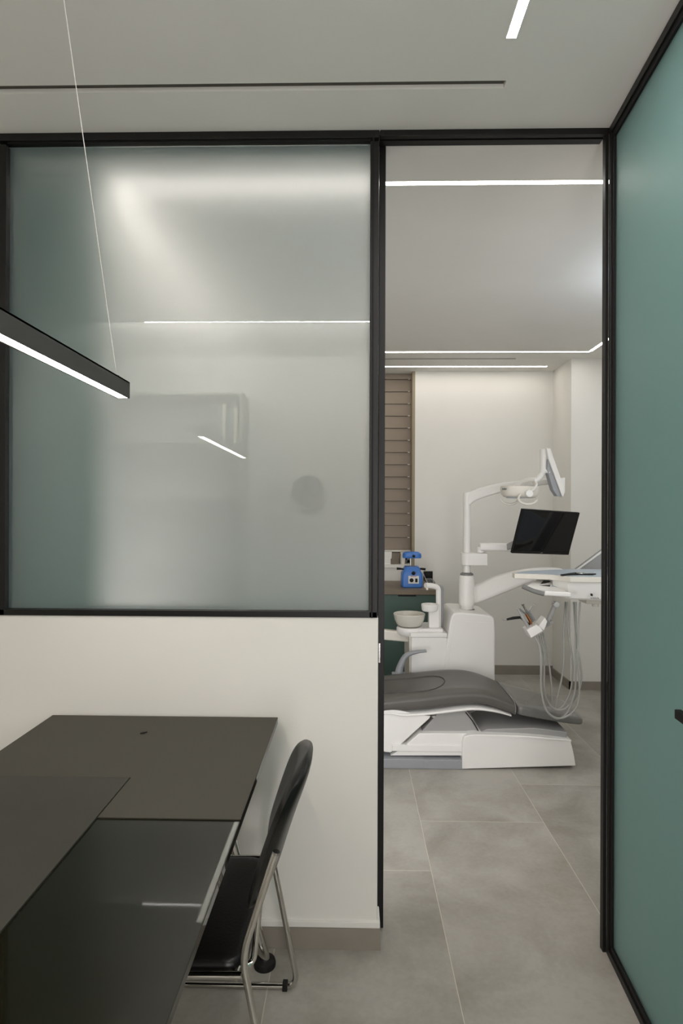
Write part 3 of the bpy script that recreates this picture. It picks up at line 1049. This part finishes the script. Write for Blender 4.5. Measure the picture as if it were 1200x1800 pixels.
# hanger link and holder
yh = 3.45
obj('hanger_link', beam(at(977, 1058, yh), at(960, 1097, yh), .02, .028, up=(0, 1, 0), bev=.004), M['greyplastic'], dl)
for jx, jy, jr in ((976, 1062, .016), (960.5, 1094, .014)):
    obj('hanger_joint', cyl(at(jx, jy, yh) - Vector((0, .022, 0)), at(jx, jy, yh) + Vector((0, .02, 0)), jr, 18), M['steel'], dl)
obj('hanger_foot', beam(at(954, 1101, yh), at(970, 1093, yh), .03, .022, up=(0, 0, 1), bev=.004), M['greyplastic'], dl)
hb = prism([xz(923, 1106, yh - .02), xz(940, 1097, yh - .02), xz(946, 1100, yh - .02), xz(952, 1108, yh - .02), xz(931, 1120, yh - .02)], yh - .045, yh + .045, .004)
obj('instrument_holder', join(hb, prism([xz(941, 1098, yh + .02), xz(953, 1083, yh + .02), xz(957, 1090, yh + .02), xz(951, 1106, yh + .02)], yh - .03, yh + .05, .004)), M['plastic'], dl)

# ---------------- handpieces, each with its own hose
S = 5.4545
hz = lambda x, y, Y: at(860 + x / S, 980 + y / S, Y)


def handpiece(name, label, body_pts, radii, m, hose_pts, yo, tip=None, drop=-.07):
    t = thing(name, label, 'dental instrument', hz(*body_pts[0], yo))
    obj('body', tube([hz(x, y, yo) for x, y in body_pts], radii, 14), m, t)
    if tip:
        obj('tip', tube([hz(x, y, yo) for x, y in tip[0]], tip[1], 10), tip[2], t)
    hp = hose_pts[1:]
    n_ = len(hp)
    pts = cr([tuple(hz(x, y, yo + drop * min(1, i / 2.0) * min(1, (n_ - 1 - i) / 2.0))) for i, (x, y, _) in enumerate(hp)], 8)
    obj('hose', tube(pts, .0052, 10), M['hose'], t)
    return t


handpiece('syringe_handpiece', 'pale grey handpiece, leftmost upright one in the instrument holder', [(372, 668), (340, 610), (300, 545), (278, 505)], [.0095, .0095, .0085, .006], M['greyplastic'],
          [(385, 690, 0), (438, 760, 0), (480, 860, 0), (492, 1000, -.01), (495, 1250, -.03), (530, 1430, -.05), (600, 1520, -.06), (690, 1540, -.06), (790, 1490, -.06), (845, 1400, -.05), (862, 1250, -.03), (848, 1000, -.01), (850, 700, 0), (868, 425, 0)], yh - .04,
          ([(282, 512), (268, 492), (262, 484)], [.004, .003, .002], M['steel']))
handpiece('curing_light', 'black pen shaped instrument pointing sideways from the holder', [(384, 645), (300, 574), (230, 580), (165, 594)], [.006, .0085, .0085, .006], M['matteblack'],
          [(400, 660, 0), (456, 752, 0), (498, 950, 0), (497, 1200, -.01), (512, 1380, -.02), (570, 1500, -.03), (660, 1545, -.03), (750, 1480, -.03), (815, 1300, -.02), (828, 1100, -.01), (826, 900, 0), (828, 425, 0)], yh - .02,
          ([(165, 594), (140, 596), (118, 592)], [.004, .0035, .002], M['steel']))
handpiece('turbine_handpiece', 'copper toned handpiece in the middle of the instrument holder', [(398, 638), (385, 600), (350, 540)], [.009, .009, .007], M['copper'],
          [(410, 655, 0), (477, 745, 0), (522, 950, 0), (525, 1250, 0), (565, 1400, -.01), (650, 1460, -.01), (740, 1440, -.01), (830, 1330, 0), (880, 1180, 0), (868, 1000, 0), (835, 800, 0), (806, 425, 0)], yh,
          ([(352, 542), (320, 520), (296, 500), (290, 492)], [.006, .005, .006, .006], M['midgrey']))
handpiece('motor_handpiece', 'dark steel handpiece with a small round head above the holder', [(412, 618), (390, 570), (345, 500)], [.008, .0085, .007], M['midgrey'],
          [(425, 640, 0), (497, 733, 0), (522, 900, .02), (522, 1200, .02), (545, 1350, .02), (610, 1440, .02), (690, 1440, .02), (770, 1300, .02), (797, 1120, .02), (790, 950, .02), (760, 750, .01), (742, 425, 0)], yh + .02,
          ([(345, 500), (325, 465), (320, 452), (319, 446)], [.006, .005, .009, .009], M['steel']))
handpiece('scaler_handpiece', 'grey scaler with a bent hook tip, rightmost in the holder', [(432, 604), (410, 570), (378, 510)], [.007, .008, .006], M['slate'],
          [(440, 620, 0), (513, 722, 0), (560, 950, .03), (590, 1200, .03), (598, 1400, .03), (625, 1440, .03), (650, 1350, .03), (690, 1170, .03), (712, 1000, .03), (712, 700, .02), (728, 425, 0)], yh + .04,
          ([(378, 510), (400, 470), (425, 446), (446, 450)], [.003, .0024, .002, .0018], M['steel']))

# things lying on the table
zz = zt_top + .002
mx0 = ontop(985, 1011, zz)
bp = []
for a, b in ((985, 1011.5), (1000, 1008.2), (1012, 1006.5), (1046, 1009.5), (1042, 1011.2), (1020, 1010.8), (1000, 1011.5), (988, 1012.8)):
    p = ontop(a, b, zz)
    bp.append((p.x, p.y))
bp = [(x, 3.36 + (y - min(q[1] for q in bp)) * .8) for x, y in bp]
tag(obj('scissors', prism_z(bp, zz, zz + .006, .001), M['matteblack']), 'black instrument lying on the pale table mat', 'tool')
ip = Vector((sum(q[0] for q in bp) / 8 + .02, sum(q[1] for q in bp) / 8, 0))
tag(obj('dental_mirror', join(lathe([(0, zz + .006), (.022, zz + .006), (.024, zz + .009), (.02, zz + .013), (0, zz + .014)], ip.x, ip.y, 20), box(ip.x, ip.x + .08, ip.y - .004, ip.y + .004, zz + .006, zz + .012, .002)), M['steel']),
    'small silver mirror resting on the black instrument', 'dental mirror')

# ================================================================== MONITOR
mn = thing('monitor', 'black flat monitor tilted on a white arm above the table', 'monitor', at(960, 935, 4.0))
ppm = F / 4.0
ctr = at(960, 936.5, 3.95)
u = Vector((114, 50, -6)) / ppm
v = Vector((12.5, -19.5, 75)) / ppm
v = v - u.normalized() * v.dot(u.normalized())
n = u.cross(v).normalized()                       # points away from the viewer or towards
if n.y > 0:
    n = -n
W_, H_ = u.length, v.length
uu, vv = u.normalized(), v.normalized()
MM = Matrix((( uu.x, -n.x, vv.x, ctr.x), (uu.y, -n.y, vv.y, ctr.y), (uu.z, -n.z, vv.z, ctr.z), (0, 0, 0, 1)))
cas = obj('casing', xform(join(box(-W_ / 2, W_ / 2, 0, .018, -H_ / 2, H_ / 2, .002), box(-W_ * .3, W_ * .3, .016, .045, -H_ * .35, H_ * .25, .01)), MM), M['matteblack'], mn)
obj('screen', xform(box(-W_ / 2 + .007, W_ / 2 - .007, -.0012, .004, -H_ / 2 + .022, H_ / 2 - .007), MM), M['screen'], mn)
obj('chin', xform(box(-W_ / 2 + .002, W_ / 2 - .002, -.003, .003, -H_ / 2 + .001, -H_ / 2 + .019, .001), MM), M['black'], mn)
obj('logo', xform(join(box(-.010, -.003, -.0042, -.002, -H_ / 2 + .007, -H_ / 2 + .013), box(-.002, .003, -.0042, -.002, -H_ / 2 + .007, -H_ / 2 + .014), box(.004, .010, -.0042, -.002, -H_ / 2 + .008, -H_ / 2 + .013)), MM), M['steel'], mn)
back = MM @ Vector((0, .045, -H_ * .1))
e0 = at(842, 961, ypo - .02)
e1 = at(899, 962, ypo - .05)
obj('monitor_arm', join(beam(e0, e1, .07, .056, bev=.014), cyl(e0 + Vector((.012, 0, -.041)), e0 + Vector((.012, 0, 0)), .028, 20)), M['plastic'], mn)
obj('monitor_mount', join(beam(e1 + Vector((-.03, 0, -.004)), MM @ Vector((-.05, .06, -H_ * .12)), .05, .045, bev=.008), xform(box(-.06, .06, .04, .065, -H_ * .12 - .05, -H_ * .12 + .05, .006), MM)), M['greyplastic'], mn)

# ================================================================== OPERATING LAMP
ol = thing('dental_lamp', 'white operating lamp on a jointed arm at the post top', 'dental lamp', (pc.x, ypo, Zp(895)))
a0 = []
for px_, pu, pl_, yy in ((821, 866.5, 895, 4.25),):
    obj('arm_socket', lathe([(0, Zp(895)), (.027, Zp(895)), (.0275, Zp(880)), (.0275, Zp(868)), (.024, Zp(866)), (0, Zp(866))], pc.x, ypo, 28), M['plastic'], ol)
for px_, pu, pl_, yy, hw in ((821, 866, 893, 4.25, .026), (833, 860.5, 882, 4.235, .026), (852, 855, 874, 4.21, .025), (880, 849, 866, 4.16, .024), (910, 845.5, 859, 4.10, .022), (940, 843, 854.5, 4.04, .021), (970, 841.5, 851.5, 3.98, .02), (986, 841, 851, 3.95, .02)):
    c_ = at(px_, (pu + pl_) / 2, yy)
    a0.append((c_.x, c_.y, c_.z, hw, (at(px_, pu, yy).z - at(px_, pl_, yy).z) / 2))
secs = []
for x, y, z, hw, hh in cr(a0, 4):
    secs.append([(x, y + math.copysign(abs(math.cos(2 * PI * k / 20)) ** .6, math.cos(2 * PI * k / 20)) * hw, z + math.copysign(abs(math.sin(2 * PI * k / 20)) ** .6, math.sin(2 * PI * k / 20)) * hh) for k in range(20)])
obj('main_arm', loft(secs), M['plastic'], ol)
yl = 3.95
obj('elbow', prism([xz(981, 841, yl), xz(990, 840, yl), xz(989.5, 866, yl), xz(986, 874, yl), xz(981, 874, yl)], yl - .035, yl + .03, .005), M['plastic'], ol)
# spring arm: white top shell and grey underside
A_ = [at(962, 806, 3.80), at(971, 862, 3.93)]
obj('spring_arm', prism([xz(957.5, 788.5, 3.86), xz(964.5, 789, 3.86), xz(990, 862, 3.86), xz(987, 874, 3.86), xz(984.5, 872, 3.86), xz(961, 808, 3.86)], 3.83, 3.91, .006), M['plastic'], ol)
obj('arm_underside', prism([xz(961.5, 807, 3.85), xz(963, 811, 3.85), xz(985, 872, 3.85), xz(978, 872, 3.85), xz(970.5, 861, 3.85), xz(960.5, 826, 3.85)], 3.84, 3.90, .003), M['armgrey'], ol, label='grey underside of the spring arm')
yl2 = 3.87
obj('drop_tube', join(cyl(at(954.5, 790, yl2), at(954.5, 809, yl2), .0235, 24), cyl(at(954.5, 808.5, yl2), at(954.5, 832, yl2), .022, 24)), M['plastic'], ol)
obj('drop_elbow', tube(cr([tuple(at(954.5, 822, yl2)), tuple(at(952, 834, yl2)), tuple(at(945, 842, yl2 - .01)), tuple(at(938, 849, yl2 - .02))], 6), [.0225 - .008 * i / 18 for i in range(19)], 18), M['plastic'], ol)
obj('tension_knob', cyl(at(958, 827, yl2 - .01), at(966, 831, yl2 - .02), .012, 16), M['plastic'], ol)
yk = 3.84
# yoke: two legs of the fork round the head
kn = at(929.5, 867.5, yk - .105)
obj('yoke', join(
    tube(cr([tuple(at(939, 847, yk)), tuple(at(942, 853, yk - .05)), tuple(at(937.5, 860, yk - .085)), tuple(at(930, 867, yk - .1))], 8), [(.007, .014 + .0)] * 25, 12, up=(0, 1, 0)),
    tube(cr([tuple(at(941, 843, yk)), tuple(at(931, 843, yk + .03)), tuple(at(918, 847, yk + .06)), tuple(at(904, 856, yk + .085)), ], 8), [(.014, .008)] * 25, 12, up=(0, 1, 0))), M['plastic'], ol)
obj('yoke_knob', cyl(kn - Vector((0, .012, 0)), kn + Vector((0, .02, 0)), .022, 24), M['plastic'], ol)
hc = at(912.5, 864.5, yk)
head = []
for t, zz_, k in ((0, .030, .55), (1, .036, .82), (2, .033, .97), (3, .02, 1.0), (4, -.004, .985), (5, -.022, .93), (6, -.034, .84), (7, -.038, .72)):
    head.append([(hc.x + .121 * k * math.copysign(abs(math.cos(a)) ** .8, math.cos(a)), yk + .095 * k * math.copysign(abs(math.sin(a)) ** .8, math.sin(a)), hc.z + zz_ + .004 * math.cos(a) * -1) for a in [2 * PI * i / 40 for i in range(40)]])
hd_ = obj('lamp_head', loft(head), M['plastic2'], ol, ang=50)
obj('lens', prism_z([(hc.x + .085 * math.cos(a), yk + .065 * math.sin(a)) for a in [2 * PI * i / 32 for i in range(32)]], hc.z - .041, hc.z - .036), M['traymat'], hd_)
for k in range(2):
    q = at(884.5 + 3.6 * k, 859.5, yk - .085)
    obj('button', box(q.x - .004, q.x + .004, q.y - .012, q.y + .02, q.z - .006, q.z + .006, .001), M['midgrey'], hd_)
for cx_, yy, r0, a1, a2 in ((895.5, yk + .03, 15.5, 185, 345), (927.5, yk - .095, 16.5, 140, 350)):
    pts = []
    for i in range(22):
        a = R(a1 + (a2 - a1) * i / 21)
        pts.append(tuple(at(cx_ + r0 * math.cos(a), 876 - 10.5 * math.sin(a), yy)))
    obj('handle_loop', tube(pts, .0075, 12, up=(0, 1, 0)), M['plastic2'], ol)

# ================================================================== CABINET, WORKTOP, WINDOW WALL
ycf = 4.78
cx1 = at(766, 1100, ycf).x
zc0 = at(720, 1045, ycf).z
zw = at(720, 1037, ycf - .02).z
cab = thing('base_cabinet', 'dark green base cabinet under the window worktop', 'cabinet', (0, 5.0, 0))
obj('carcass', box(-.98, cx1, ycf + .02, YB - .02, .09, zc0), M['green'], cab)
obj('plinth', box(-.98, cx1 - .01, ycf + .07, YB - .02, 0, .09), M['matteblack'], cab)
wd = .472
for k in range(3):
    xr_ = cx1 - k * (wd + .003)
    f = obj('door', box(xr_ - wd, xr_, ycf, ycf + .019, .095, zc0 - .004, .001), M['green'], cab)
    xm = xr_ - wd / 2
    obj('handle', box(xm - .073, xm + .073, ycf - .006, ycf + .01, zc0 - .016, zc0 - .004, .001), M['matteblack'], f)
tag(obj('worktop', box(-.99, cx1 + .006, ycf - .02, YB - .003, zc0, zw, .002), M['brownstone']), 'brown stone look worktop on the green cabinet', 'worktop')
# low wall below the window with sill
zsill = at(700, 992, YB).z
struct('wall_under_window', box(XW, xn - .001, YB, YB + .16, 0, zsill - .03), M['wall'])
struct('trim_4', box(XW, xn - .026, YB - .015, YB + .16, zsill - .03, zsill), M['wall'])
yw2 = YB + .13
w2 = struct('window_2', join(box(XW, xn - .026, yw2 + .008, yw2 + .03, zsill, zsill + .03), box(XW, xn - .026, yw2 + .008, yw2 + .03, zsill + .09, zsill + .12), box(xn - .056, xn - .026, yw2 + .008, yw2 + .03, zsill, H)), M['greyplastic'])
struct('window_glass', box(XW, xn - .05, yw2 + .012, yw2 + .018, zsill + .02, H), M['screen'], w2)
# slatted blind
bl = thing('window_blind', 'taupe slatted blind lowered over the window', 'blind', (0, YB + .1, zsill))
bz0, bz1 = at(700, 966, YB + .1).z, H - .002
xb1 = at(722, 800, YB + .1).x
nsl = 14
pitch = (bz1 - .05 - bz0) / nsl
sb = [box(-.9, xb1, YB + .085, YB + .125, bz1 - .05, bz1, .002)]
for k in range(nsl):
    z = bz0 + k * pitch
    sb.append(xform(box(-.9, xb1, -.004, .004, 0, pitch * .99, .002), Matrix.Translation((0, YB + .105, z)) @ Matrix.Rotation(R(-5), 4, 'X')))
obj('slats', join(*sb), M['blind'], bl)
obj('bottom_rail', box(-.9, xb1, YB + .09, YB + .12, bz0 - .022, bz0 - .003, .002), M['plastic2'], bl)
obj('side_guide', box(xb1 + .002, xb1 + .02, YB + .08, YB + .125, zsill, H - .003), M['matteblack'], bl)
for k in range(nsl):
    z = bz0 + k * pitch + pitch
    obj('slat_clip', box(xb1 - .03, xb1 - .012, YB + .088, YB + .096, z - .004, z + .003), M['plastic2'], bl)

# things on the sill
mg = at(683, 976, YB + .03)
for k, (dx, dz, m, lab) in enumerate(((0, 0, 'paper', 'stack of white papers on the window sill by the blue machine'),)):
    o = prism([xz(640, 978, YB + .04), xz(672, 978, YB + .04), xz(687, 979, YB + .04), xz(688, 971.5, YB + .04), xz(672, 969, YB + .04), xz(640, 970, YB + .04)], YB + .0, YB + .075)
zz0 = zsill
tag(obj('paper_stack', join(box(.25, at(686, 976, YB + .04).x, YB, YB + .08, zz0, zz0 + .05), box(.24, at(688, 976, YB + .04).x, YB + .004, YB + .075, zz0 + .05, at(680, 970, YB).z, .001)), M['paper']),
    'stack of pale papers on the sill under the blind', 'papers')
tag(obj('tool_box', prism([(at(687, 0, YB + .04).x + .012, zz0), (at(703, 0, YB + .04).x, zz0), (at(706, 0, YB + .04).x, zz0 + .10), (at(690, 0, YB + .04).x + .012, zz0 + .105)], YB + .0, YB + .07, .004), M['brownstone']),
    'small dark brown box on the window sill', 'box')
tag(obj('jar', lathe([(0, zz0), (.022, zz0), (.026, zz0 + .05), (.022, zz0 + .09), (.024, zz0 + .11), (0, zz0 + .112)], at(708.5, 0, YB + .03).x + .012, YB + .035, 20), M['plastic2']),
    'small cream jar on the window sill behind the blue machine', 'jar')
# wall socket
so = at(752, 1014, YB)
skt = thing('wall_socket', 'black double socket plate on the wall by the worktop', 'socket', (so.x, YB, so.z))
obj('plate', box(so.x - .042, so.x + .042, YB - .010, YB - .0005, so.z - .052, so.z + .052, .002), M['matteblack'], skt)
for k in (-1, 1):
    obj('outlet', cyl((so.x, YB - .013, so.z + k * .024), (so.x, YB - .009, so.z + k * .024), .017, 20), M['black'], skt)
# tangle of cable
tg = at(757, 1026, 5.1)
pts = []
for i in range(60):
    a = i * .55
    pts.append((tg.x + .045 * math.cos(a) * (.6 + .4 * math.sin(i * .31)) - .01, 5.12 + .05 * math.sin(a * .9), zw + .008 + .022 * (1 + math.sin(i * .77)) * .9))
tag(obj('cable_coil', tube(cr(pts, 3), .0035, 7), M['midgrey']), 'loose grey cable coil on the worktop end', 'cable')

# ================================================================== BLUE MACHINE
yv_ = 4.97
vf = thing('vacuum_former', 'blue vacuum forming machine with black knobs on the worktop', 'dental machine', (at(726, 1030, yv_).x, yv_, zw))
Xb = lambda px: at(px, 1010, yv_ - .08).x
Zb = lambda py: zw + (1031.5 - py) * (yv_ - .08) / F


def rbody(levels, cx, cy, r):
    return loft([[(x, y, z) for x, y in rrect(cx, cy, hx, hy, r)] for z, hx, hy in levels])


cxb = (Xb(706) + Xb(743.5)) / 2
hwb = (Xb(743.5) - Xb(706)) / 2
obj('base', rbody([(zw, hwb * .92, .075), (zw + .008, hwb * .99, .08), (Zb(1020), hwb, .08), (Zb(1008), hwb * .97, .08), (Zb(1002), hwb * .82, .07), (Zb(998), hwb * .74, .062), (Zb(996.5), hwb * .70, .06)], cxb, yv_, .022), M['blue'], vf, ang=30)
lp = obj('label_plate', box(Xb(717.5), Xb(736), yv_ - .0825, yv_ - .075, Zb(1024), Zb(1010.5), .001), M['paper'], vf)
obj('dial', cyl((Xb(723), yv_ - .092, Zb(1018)), (Xb(723), yv_ - .082, Zb(1018)), .0165, 24), M['matteblack'], vf)
obj('switch', box(Xb(729.5), Xb(733.5), yv_ - .088, yv_ - .082, Zb(1021.5), Zb(1015), .001), M['matteblack'], vf)
obj('print', tube(cr([(Xb(721) + .0042 * k, yv_ - .083, Zb(1011.6) + (.0035 if k % 2 else -.001)) for k in range(13)], 4), .0012, 6), M['red'], lp)
obj('chamber', rbody([(Zb(998), hwb * .66, .055), (Zb(995), hwb * .66, .055)], cxb, yv_, .02), M['blue'], vf)
kn_ = obj('front_knob', ellipsoid((Xb(726.5), yv_ - .09, Zb(1005.5)), .016, .016, .016), M['matteblack'], vf)
for s, p0, p1 in ((-1, 698, 710), (1, 736, 749)):
    obj('side_handle', tube([(Xb(p0), yv_ - .02, Zb(999)), (Xb((p0 + p1) / 2), yv_ - .02, Zb(999.2)), (Xb(p1), yv_ - .02, Zb(1000))], [.011, .009, .006] if s < 0 else [.006, .009, .011], 12), M['matteblack'], vf)
obj('column', cyl((Xb(723.5), yv_ + .02, Zb(998)), (Xb(723.5), yv_ + .02, Zb(976)), .0085, 16), M['steel'], vf)
hcx = (Xb(708.5) + Xb(741.5)) / 2
hhw = (Xb(741.5) - Xb(708.5)) / 2
obj('heater_head', rbody([(Zb(980), hhw * .98, .06), (Zb(977), hhw, .065), (Zb(972), hhw * .96, .062), (Zb(969.5), hhw * .75, .05), (Zb(969), hhw * .5, .03)], hcx, yv_, .03), M['blue'], vf, ang=30)
obj('head_knob', ellipsoid((Xb(727), yv_ - .07, Zb(976)), .012, .014, .012), M['matteblack'], vf)
obj('power_cord', tube(cr([(Xb(742), yv_ + .02, Zb(1005)), (Xb(746), yv_ + .04, Zb(1008)), (Xb(752), yv_ + .06, Zb(1020)), (Xb(757), yv_ + .08, Zb(1028))], 6), .003, 8), M['plastic2'], vf)

# ================================================================== BEHIND THE CAMERA (mirrored in the satin window)
ckx, ckz = at(541, 865, 4.83).x, at(541, 865, 4.83).z
ck = thing('wall_clock', 'round pale wall clock mirrored in the satin window', 'clock', (ckx, Y_REAR, ckz))


def disc(r, y0, y1):
    return tube([(ckx, y0, ckz), (ckx, y1, ckz)], r, 48)


obj('face', disc(.135, Y_REAR + .001, Y_REAR + .022), M['clockface'], ck)
obj('rim', tube([(ckx + .143 * math.cos(2 * PI * k / 48), Y_REAR + .02, ckz + .143 * math.sin(2 * PI * k / 48)) for k in range(48)], [(.009, .019)] * 48, 12, closed=True, up=(0, 1, 0)), M['paper'], ck)
for k in range(12):
    a = R(30 * (k + 1))
    cu_ = bpy.data.curves.new('numeral', 'FONT')
    cu_.body = str(k + 1)
    cu_.size = .034
    cu_.align_x = 'CENTER'
    cu_.align_y = 'CENTER'
    cu_.materials.append(M['matteblack'])
    tmp = bpy.data.objects.new('numeral_outline', cu_)
    C.objects.link(tmp)
    bpy.context.view_layer.update()
    me = bpy.data.meshes.new_from_object(tmp.evaluated_get(bpy.context.evaluated_depsgraph_get()))
    bpy.data.objects.remove(tmp)
    bpy.data.curves.remove(cu_)
    o = bpy.data.objects.new('numeral', me)
    C.objects.link(o)
    o.parent = ck
    # seen from the room the clock faces +y, so its right hand is -x
    o.location = (-.108 * math.sin(a), .0232, .108 * math.cos(a))
    o.rotation_euler = (PI / 2, 0, PI)


def hand(deg, ln, wd_, m, nm, y):
    a = R(deg)
    d = Vector((-math.sin(a), 0, math.cos(a)))
    c = Vector((ckx, Y_REAR + y, ckz))
    obj(nm, beam(c - d * .015, c + d * ln, .002, wd_, up=(math.cos(a), 0, math.sin(a)), bev=0), m, ck)


hand(11, .068, .007, M['matteblack'], 'hour_hand', .026)
hand(136, .088, .005, M['matteblack'], 'minute_hand', .029)
hand(59, .115, .003, M['paper'], 'second_hand', .032)

# bookcase on the rear wall
bkx0, bkx1 = at(190, 800, 4.55).x, at(424, 800, 4.55).x
bc_ = thing('bookcase', 'tall grey bookcase mirrored faintly in the satin window', 'bookcase', ((bkx0 + bkx1) / 2, Y_REAR + .15, 0))
yb_ = Y_REAR + .30
btop = 2.42
obj('side_panel', box(bkx0, bkx0 + .02, Y_REAR + .003, yb_, 0, btop), M['shelfwood'], bc_)
obj('side_panel', box(bkx1 - .02, bkx1, Y_REAR + .003, yb_, 0, btop), M['shelfwood'], bc_)
obj('back_panel', box(bkx0 + .02, bkx1 - .02, Y_REAR + .003, Y_REAR + .012, 0, btop), M['shelfwood'], bc_)
SHZ = (.02, .52, 1.07, 1.58, 2.02, 2.40)
for z in SHZ:
    obj('shelf', box(bkx0 + .02, bkx1 - .02, Y_REAR + .012, yb_ - .004, z, z + .02), M['shelfwood'], bc_)
x = bkx1 - .21
for nm, mk_, t_, h_ in (('thick grey book leaning open end of the row', 'book2', .040, .27), ('pale cream book, tallest of the row', 'book1', .030, .29), ('thin teal book', 'book3', .024, .25),
                        ('grey paperback book', 'book2', .028, .23), ('cream book at the shelf end', 'book1', .034, .26)):
    o = obj('book', box(x, x + t_, Y_REAR + .06, Y_REAR + .26, 2.0405, 2.04 + h_, .002), M[mk_])
    tag(o, nm.replace(' leaning open end of the row', ' starting the row') + ' on the upper shelf of the mirrored bookcase', 'book', 'books on the upper shelf')
    x += t_ + .003
rg = at(284, 950, 4.6)
tag(obj('ring_ornament', tube([(rg.x + .125 * math.cos(2 * PI * k / 48), Y_REAR + .17, 1.0905 + .137 + .125 * math.sin(2 * PI * k / 48)) for k in range(48)], .012, 12, closed=True, up=(0, 1, 0)), M['paper']),
    'pale ring ornament on a shelf of the mirrored bookcase', 'ornament')

# lamps: a cool uplight, and unseen fills added to brighten both rooms
def area(name, loc, rot, sx, sy, energy, col):
    d = bpy.data.lights.new(name, 'AREA')
    d.shape = 'RECTANGLE'
    d.size, d.size_y = sx, sy
    d.energy = energy
    d.color = col
    o = bpy.data.objects.new(name, d)
    C.objects.link(o)
    o.location = loc
    o.rotation_euler = rot


area('uplight', (1.72, 3.05, 2.36), (PI, R(6), 0), .25, .25, 3.6, (.74, .84, 1.0))
area('room_fill', (2.15, 3.55, 2.70), (0, R(18), 0), .9, 1.9, 9, (.86, .92, 1.0))  # unseen fill lamp added to lift the treatment room's general light
area('ceiling_fill', (-.55, 3.0, .45), (PI, 0, 0), .8, 1.0, .5, (1.0, .98, .96))  # added fill hidden by the low wall, brightens the treatment ceiling
area('ceiling_fill', (-.1, -.35, .55), (PI, 0, 0), 1.6, .7, 4.5, (1.0, .93, .92))  # added fill behind the camera, brightens the office ceiling
area('rear_wall_fill', (-.75, .12, 2.62), (R(-62), 0, 0), 1.9, .25, 36, (1.0, .95, .94))  # unseen lamp added to brighten the rear wall for its mirror image
area('office_fill', (.46, -.74, 1.15), (PI / 2, 0, 0), .45, 1.5, 19, (1.0, .94, .95))  # fill added behind the camera for the low wall and floor
area('surgery_fill', (1.45, 2.16, 1.5), (PI / 2, 0, R(10)), .8, 1.4, 6.5, (.92, .96, 1.0))  # fill hidden behind the partition, added for faces turned to the camera
area('surgery_fill', (-.25, 2.16, .70), (PI / 2, 0, 0), .6, .8, 10, (.97, .98, 1.0))  # second hidden fill, added for the left side behind the window

w_ = bpy.data.worlds.new('world')
bpy.context.scene.world = w_
w_.use_nodes = True
w_.node_tree.nodes['Background'].inputs[0].default_value = (.02, .025, .03, 1)
